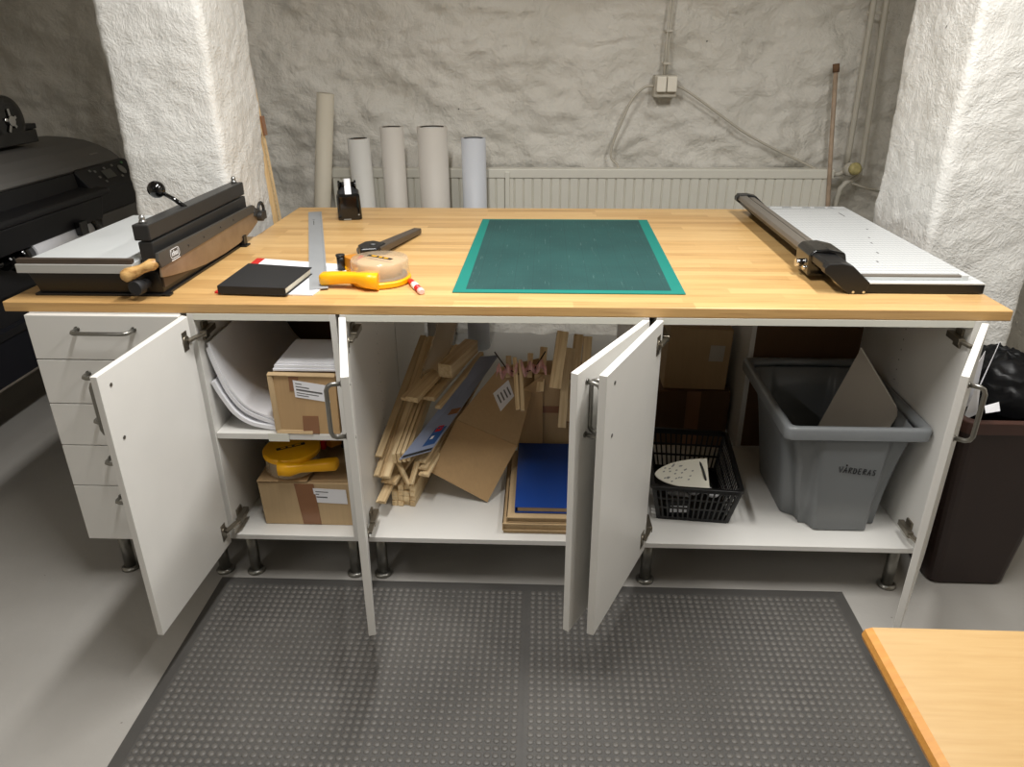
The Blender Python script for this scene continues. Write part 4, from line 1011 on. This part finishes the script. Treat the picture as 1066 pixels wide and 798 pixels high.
G4 = 'flat cardboard folders under the blue folder'
def tray(label, x0, x1, y0, y1, z0, z1):
    t = thing('cardboard_folder', label, 'folder', ((x0 + x1) / 2, (y0 + y1) / 2, z0), G4)
    b = MB(); b.box(x0, x1, y0, y1, z0, z0 + .003); b.box(x0, x0 + .004, y0, y1, z0 + .003, z1); b.box(x0, x1, y0 + .006, y0 + .010, z0 + .003, z1 - .004); b.build('base', 'cardlight', t, .0008)
    b = MB(); b.box(x0, x1, y0 - .002, y1, z1 - .004, z1); b.build('lid', 'cardlight', t, .0008)
tray('bottom thin cardboard folder under the stack, flattest of three', 1.218, 1.555, .035, .40, BZ, BZ + .010)
tray('middle cardboard folder of the stack beneath the blue folder', 1.214, 1.555, .030, .41, BZ + .011, BZ + .037)
tray('upper cardboard folder right beneath the blue folder', 1.226, 1.555, .032, .42, BZ + .038, BZ + .058)
bf = thing('ring_binder', 'dark blue folder lying flat on the cardboard folders', 'folder', (1.4, .24, BZ + .06))
z0 = BZ + .0605
b = MB(); b.box(1.250, 1.552, .050, .430, z0 + .018, z0 + .0205); b.box(1.250, 1.552, .050, .430, z0, z0 + .002); b.box(1.250, 1.2525, .050, .430, z0, z0 + .02); b.build('cover', 'blue', bf, .0008)
b = MB(); b.box(1.258, 1.548, .056, .425, z0 + .0025, z0 + .0165); b.build('contents', 'cardlight', bf)

# ------------------------------------------------------------------ tub cabinet contents
tb = thing('storage_tub', 'grey plastic tub with handwritten word, standing in the open cabinet', 'tub', (2.19, .3, BZ))
def outline(cx, cy, hx, hy, r, notch, nd):
    """rounded rectangle whose corners are set back by nd over a width notch"""
    pts = []
    base = rrect(cx, cy, hx, hy, r, 6)
    for x, y in base: pts.append((x, y))
    # resample with many points and set back the corners
    out = []
    for i in range(len(pts)):
        a, c = V(pts[i] + (0,)), V(pts[(i + 1) % len(pts)] + (0,)); k = max(1, int((c - a).length / .008))
        for j in range(k): out.append(a.lerp(c, j / k))
    res = []
    for p in out:
        x, y = p.x, p.y
        fy = 1.0 / (1 + math.exp(-(abs(x - cx) - (hx - notch)) / .006)); fx = 1.0 / (1 + math.exp(-(abs(y - cy) - (hy - notch * 1.3)) / .006))
        sy = -math.copysign(1, y - cy) * nd * fy * min(1, max(0, abs(y - cy) / hy * 2 - 1)); sx = -math.copysign(1, x - cx) * nd * fx * min(1, max(0, abs(x - cx) / hx * 2 - 1))
        res.append((x + sx, y + sy))
    return res
# use a constant sample count by building each level from one master outline
mo = outline(0, 0, 1, 1.25, .12, .30, .16); mo = [(x, y / 1.25) for x, y in rrect(0, 0, 1, 1.25, .12, 6)]
master = []
for i in range(len(mo)):
    a, c = V(mo[i] + (0,)), V(mo[(i + 1) % len(mo)] + (0,)); k = max(1, int((c - a).length / .025))
    for j in range(k): q = a.lerp(c, j / k); master.append((q.x, q.y))
def level(z, cx, cy, hx, hy, nd):
    res = []
    for u, v in master:
        fy = 1.0 / (1 + math.exp(-(abs(u) - .56) / .022)); fx = 1.0 / (1 + math.exp(-(abs(v) - .62) / .022))
        x = cx + hx * u; y = cy + hy * v
        y -= math.copysign(1, v) * nd * fy * (1 if abs(v) > .93 else 0 if abs(v) < .75 else (abs(v) - .75) / .18)
        x -= math.copysign(1, u) * nd * fx * (1 if abs(u) > .93 else 0 if abs(u) < .75 else (abs(u) - .75) / .18)
        res.append((x, y, z))
    return res
TZ = .535
b = MB()
outer = [(BZ + .0005, 2.203, .290, .140, .204, .036), (BZ + .004, 2.203, .290, .147, .212, .037), (.30, 2.197, .288, .158, .220, .030), (.42, 2.190, .286, .168, .229, .022), (TZ - .02, 2.184, .285, .180, .237, .014)]
inner = [(TZ - .02, 2.184, .285, .176, .233, .014), (.42, 2.190, .286, .164, .225, .022), (.30, 2.197, .288, .154, .216, .030), (BZ + .008, 2.203, .290, .142, .207, .037)]
b.loft([level(*a) for a in outer] + [level(*a) for a in inner], True, True, True, True)
b.build('tub_body', 'tub', tb)
b = MB()
rim = [(TZ - .034, 2.183, .285, .196, .251, 0), (TZ - .006, 2.183, .285, .197, .252, 0), (TZ + .002, 2.183, .285, .193, .248, 0), (TZ + .003, 2.183, .285, .183, .238, 0), (TZ - .006, 2.183, .285, .174, .230, .002), (TZ - .022, 2.183, .285, .174, .230, .006), (TZ - .010, 2.183, .285, .179, .235, .002), (TZ - .008, 2.183, .285, .192, .247, 0), (TZ - .034, 2.183, .285, .193, .248, 0)]
L_ = [level(*a) for a in rim]; b.loft(L_ + [L_[0]], True, False, False, True); b.build('rim', 'tub', tb)
# handwriting, drawn as pen strokes on the front wall
LT = {'V': [[(0, 1), (.35, 0), (.75, 1.05)]], 'A': [[(0, 0), (.45, 1), (.6, 0)], [(.1, .35), (.65, .4)]], 'o': [[(.38, 1.22), (.30, 1.36), (.40, 1.5), (.52, 1.36), (.38, 1.22)]],
      'R': [[(.1, 0), (.2, 1), (.6, .95), (.62, .65), (.2, .5), (.65, 0)]], 'D': [[(.1, 0), (.15, 1), (.55, .85), (.65, .4), (.45, .05), (.1, 0)]],
      'E': [[(.6, 1), (.15, .95), (.1, .02), (.6, .0)], [(.12, .5), (.5, .55)]], 'S': [[(.62, .95), (.25, .95), (.15, .65), (.55, .45), (.5, .08), (.05, .0)]]}
b = MB(); cx = 0; W = .0145; H = .0185
def wallpt(u, v):   # u along x, v up; the front wall of the tub
    z = .388 + v; k = (z - .30) / .12; cyy = .288 - .002 * k; hy = .2205 + .0095 * k; return V((2.157 + u, cyy - hy - .0006, z - u * .10))
for ch in ['V', 'A', 'R', 'D', 'E', 'R', 'A', 'S']:
    for stx in LT[ch] + (LT['o'] if (ch == 'A' and cx < 1.5) else []):
        b.tube([wallpt((cx + x) * W, y * H) for x, y in stx], .00115, 6)
    cx += .92
b.build('handwriting', 'ink', tb)
sb = thing('mount_board', 'pale board offcut leaning corner up inside the grey tub', 'board', (2.27, .3, .3))
T_, R_, = V((2.283, .35, .648)), V((2.364, .205, .506)); Lp = V((2.18, .33, .36)); Lq = V((2.29, .19, .33))
n_ = (R_ - T_).cross(Lp - T_).normalized()
if n_.y > 0: n_ = -n_
b = MB(); b.poly([T_, R_, Lq, Lp], -n_ * .004); b.build('sheet', 'scrapboard', sb)
b = MB(); b.poly([T_ + n_ * .0002, R_ + n_ * .0002, R_ - (R_ - Lq).normalized() * .0 + (T_ - R_).normalized() * 0 - V((.003, 0, .0)), T_ - V((.003, 0, .002))], -n_ * .0046); b.build('cut_edge', 'boardcore', sb)

# basket with an iron
ba = thing('plastic_basket', 'black lattice plastic basket holding a clothes iron and cables', 'basket', (1.795, .265, BZ), world=False)
ba.rotation_euler = (0, 0, -.09)
b = MB(); hx0, hy0, hx1, hy1, H = .100, .150, .124, .178, .128
def bp(u, v, t): return V(((hx0 + (hx1 - hx0) * t) * u, (hy0 + (hy1 - hy0) * t) * v, .002 + H * t))
b.box(-hx0, hx0, -hy0, hy0, 0.0005, .003)
for t in (.02, .36, .64, .93):
    h = .012 if t in (.02,) else .006
    for (a, c) in (((-1, -1), (1, -1)), ((1, -1), (1, 1)), ((1, 1), (-1, 1)), ((-1, 1), (-1, -1))):
        b.bar(bp(a[0], a[1], t), bp(c[0], c[1], t), .003, h)
for i in range(15):
    u = -1 + 2 * i / 14
    w = .012 if i in (0, 14) else .005
    for v in (-1, 1): b.bar(bp(u, v, 0), bp(u, v, 1), .003, w, (1, 0, 0))
for i in range(19):
    v = -1 + 2 * i / 18
    for u in (-1, 1): b.bar(bp(u, v, 0), bp(u, v, 1), .0045, .003, (1, 0, 0))
b.build('lattice', 'rack', ba)
b = MB(); o_ = [(x, y) for x, y in rrect(0, 0, hx1 + .010, hy1 + .010, .022, 5)]; i_ = [(x, y) for x, y in rrect(0, 0, hx1 - .002, hy1 - .002, .016, 5)]
zt = .002 + H
b.loft([[(x, y, zt - .008) for x, y in o_], [(x, y, zt + .004) for x, y in o_], [(x, y, zt + .005) for x, y in i_], [(x, y, zt - .010) for x, y in i_], [(x, y, zt - .008) for x, y in o_]], True, False, False); b.build('rim', 'rack', ba, .002)
ir = thing('clothes_iron', 'cream soleplated steam iron lying on its side in the black basket', 'iron', (1.745, .185, .30), world=False)
# soleplate plane: local x = towards heel, local y = up the face; faces the viewer and up
ex, ey = V((.985, -.03, .06)).normalized(), V((.12, .62, .62)); ey = (ey - ex * ey.dot(ex)).normalized(); ez = ex.cross(ey)
mw = Matrix((ex, ey, ez)).transposed().to_4x4(); mw.translation = V((1.748, .160, .312)); ir.matrix_world = mw
sh_ = []
for k in range(41):
    t = k / 40; x = -.082 + .158 * t; hw = .046 * math.sin(PI * min(1, (t * 1.05)) ** .62 / 2) ** 1.0
    sh_.append((x, hw))
outl = [(x, w) for x, w in sh_] + [(x, -w) for x, w in reversed(sh_[1:])]
outl = [p for i, p in enumerate(outl) if i == 0 or (V(p) - V(outl[i - 1])).length > 1e-4]
b = MB(); b.hexa([(x, y, -.006) for x, y in outl], [(x, y, .0) for x, y in outl]); b.build('soleplate', 'soleplate', ir, .001)
b = MB()
for k in range(26):
    a = random.uniform(0, 2 * PI); rr_ = math.sqrt(random.random()); x = -.012 + .048 * rr_ * math.cos(a); y = .030 * rr_ * math.sin(a)
    b.bar((x - .0028, y - .001, .0003), (x + .0028, y + .001, .0003), .0032, .0012)
b.build('steam_hole', 'keygrey', ir)
b = MB(); b.loft([[(x * .97, y * .97, -.0065) for x, y in outl], [(x * .93, y * .85, -.030) for x, y in outl], [(x * .85 + .004, y * .6, -.050) for x, y in outl], [(x * .75 + .01, y * .35, -.060) for x, y in outl]], smooth=True); b.build('body', 'gloss', ir)
b = MB(); b.tube([(-.045, 0, -.055), (-.03, 0, -.090), (.03, 0, -.098), (.062, 0, -.088), (.062, 0, -.055)], .011, 12); b.build('handle', 'black', ir)
ad = thing('power_adapter', 'small black adapter with white sticker at the bottom of the basket', 'adapter', (1.735, .16, BZ + .004))
b = MB(); b.box(1.705, 1.775, .132, .172, BZ + .005, BZ + .050); b.build('case', 'black', ad, .004)
b = MB(); b.box(1.716, 1.766, .1312, .132, BZ + .018, BZ + .040); b.build('sticker', 'paper', ad)
cc = wire('cord', 'x', [(1.80, .19, .34), (1.808, .165, .325), (1.815, .145, .302), (1.83, .17, .25), (1.86, .25, .22), (1.84, .33, .21), (1.77, .35, .22), (1.73, .30, .23), (1.76, .24, .23), (1.84, .22, .21)], .0035, 'black', 'cord')
del cc['label']; del cc['category']; cc.parent = ir; cc.matrix_parent_inverse = mw.inverted()
b = MB()
for k in range(9):
    x = 1.73 + .13 * (k % 5) / 4 + random.uniform(-.008, .008); y = .20 + .11 * (k // 5); z = BZ + .03 + random.uniform(0, .03)
    b.ball((x, y, z), .017, sx=1.2, sy=.8, sz=.7, n=10)
o = b.build('paper_scraps', 'paper', off=(1.8, .25, BZ)); tag(o, 'crumpled white scraps at the bottom of the black basket', 'scraps'); o['kind'] = 'stuff'

ub = thing('cardboard_box', 'dark brown carton with faded label behind the basket, upper of two', 'box', (1.87, .82, .34), 'cartons stacked behind the basket')
b = MB(); b.hexa([(1.765, .70, .343), (1.985, .69, .343), (1.985, .98, .343), (1.765, .98, .343)], [(1.772, .70, .580), (1.992, .69, .572), (1.992, .98, .572), (1.772, .98, .580)]); b.build('carton', 'card', ub, .003)
b = MB(); b.poly([(1.915, .6905, .455), (1.965, .6882, .455), (1.968, .6882, .515), (1.918, .6905, .515)], (0, -.0008, 0)); b.build('label', 'scrapboard', ub)
lb_ = thing('cardboard_box', 'carton behind the basket under another, darkened to stand for the shade', 'box', (1.87, .85, 0), 'cartons stacked behind the basket')
b = MB(); b.box(1.74, 2.005, .68, 1.02, 0.0, .342); b.build('carton', 'hardboard', lb_, .003)  # darker board colour puts the shade behind the basket into the carton
b = MB(); b.box(1.85, 1.90, .6790, .68, .02, .34); b.build('tape', 'cardtape', lb_)

# ------------------------------------------------------------------ bin at the right
bn = thing('waste_bin', 'tall dark brown plastic waste bin beside the open right-hand cabinet door', 'bin', (2.62, .25, 0))
b = MB()
def br_(z, x0, x1, y0, y1, r=.03): return [(x, y, z) for x, y in rrect((x0 + x1) / 2, (y0 + y1) / 2, (x1 - x0) / 2, (y1 - y0) / 2, r, 4)]
b.loft([br_(0.0, 2.500, 2.715, .072, .40), br_(.01, 2.495, 2.72, .066, .405), br_(.53, 2.468, 2.780, .050, .46), br_(.53, 2.476, 2.772, .058, .452), br_(.02, 2.505, 2.712, .078, .395)], True, True, True)
b.build('bin_body', 'bin', bn, .003)
b = MB(); b.loft([br_(.520, 2.462, 2.786, .044, .466), br_(.556, 2.458, 2.790, .040, .470), br_(.560, 2.474, 2.774, .056, .454), br_(.525, 2.474, 2.774, .056, .454), br_(.520, 2.462, 2.786, .044, .466)], True, False, False); b.build('rim', 'binrim', bn, .003)
b = MB()
rg = []
for i in range(22):
    t = i / 21; rad = .118 * math.cos(t * PI / 2) ** .6; z = .545 + .125 * math.sin(t * PI / 2)
    rg.append([(2.655 + rad * math.cos(a) * (1 + .14 * noise.noise(V((math.cos(a) * 4, math.sin(a) * 4, t * 5)))), .265 + (rad + .03 * (1 - t)) * math.sin(a) * 1.1 * (1 + .10 * noise.noise(V((math.cos(a) * 3 + 5, math.sin(a) * 3, t * 4)))), z + .022 * noise.noise(V((math.cos(a) * 6, math.sin(a) * 6, t * 7)))) for a in [2 * PI * k / 32 for k in range(64)]])
b.loft(rg, True, False, True, True)
tag(b.build('bin_bag', 'bag', off=(2.63, .26, .55)), 'black plastic bag bulging out of the brown waste bin', 'bag')
def sheet(label, pts, th=.0012):
    P = [V(p) for p in pts]; n = (P[1] - P[0]).cross(P[2] - P[0]).normalized()
    b = MB(); b.poly(P, n * th); return tag(b.build('paper_scrap', 'paper', off=pts[0]), label, 'paper', 'waste paper sticking out of the bin')
sheet('tall narrow white card edge sticking up from the bin, nearest the bag', [(2.528, .150, .575), (2.536, .166, .575), (2.592, .212, .724), (2.577, .192, .712)])
sheet('broad white sheet standing in the bin beside the cabinet door', [(2.478, .135, .54), (2.552, .185, .55), (2.556, .205, .70), (2.505, .150, .665)])
sheet('small folded white sheet low in the bin by the door handle', [(2.482, .100, .535), (2.528, .120, .545), (2.524, .130, .615), (2.500, .112, .640)])
sheet('low white scrap lying at the bin rim', [(2.532, .090, .562), (2.565, .085, .572), (2.568, .105, .590), (2.536, .11, .575)])

# ------------------------------------------------------------------ lights, world, camera
def tube_light(name, x, y, z, sx, sy, power, col=(1.0, .985, .955)):
    l = bpy.data.lights.new(name, 'AREA'); l.shape = 'RECTANGLE'; l.size = sx; l.size_y = sy; l.energy = power; l.color = col
    o = bpy.data.objects.new(name, l); COL.objects.link(o); o.location = (x, y, z); return o
tube_light('tube_and_fill_light', .95, -.28, 2.38, .10, 1.2, 41)
tube_light('tube_and_fill_light', 2.20, -.28, 2.38, .10, 1.2, 34)
tube_light('tube_and_fill_light', -.35, -2.5, 2.38, .10, 1.2, 14)  # unseen fill lamp, added to brighten the dim left wall and printer
w = bpy.data.worlds.new('world'); SC.world = w; w.use_nodes = True
w.node_tree.nodes['Background'].inputs[0].default_value = (.9, .92, 1, 1); w.node_tree.nodes['Background'].inputs[1].default_value = 0.02

F, pit, yaw, rol = 769.284, math.radians(24.603), math.radians(2.476), math.radians(-0.27)
fwd = V((-math.sin(yaw) * math.cos(pit), math.cos(yaw) * math.cos(pit), -math.sin(pit)))
rt = V((math.cos(yaw), math.sin(yaw), 0)); up = rt.cross(fwd)
r2 = rt * math.cos(rol) + up * math.sin(rol); u2 = -rt * math.sin(rol) + up * math.cos(rol)
cam = bpy.data.cameras.new('camera'); cam.sensor_fit = 'HORIZONTAL'; cam.sensor_width = 36; cam.lens = 36 * F / 1066; cam.clip_start = .02
co = bpy.data.objects.new('camera', cam); COL.objects.link(co)
m = Matrix((r2, u2, -fwd)).transposed().to_4x4(); m.translation = V((1.322, -1.756, 1.479)); co.matrix_world = m
SC.camera = co
SC.view_settings.view_transform = 'Standard'; SC.view_settings.look = 'None'; SC.view_settings.gamma = 1; SC.view_settings.use_curve_mapping = False
SC.view_settings.exposure = 0.0
for o in SC.objects:
    if '_world' in o: del o['_world']
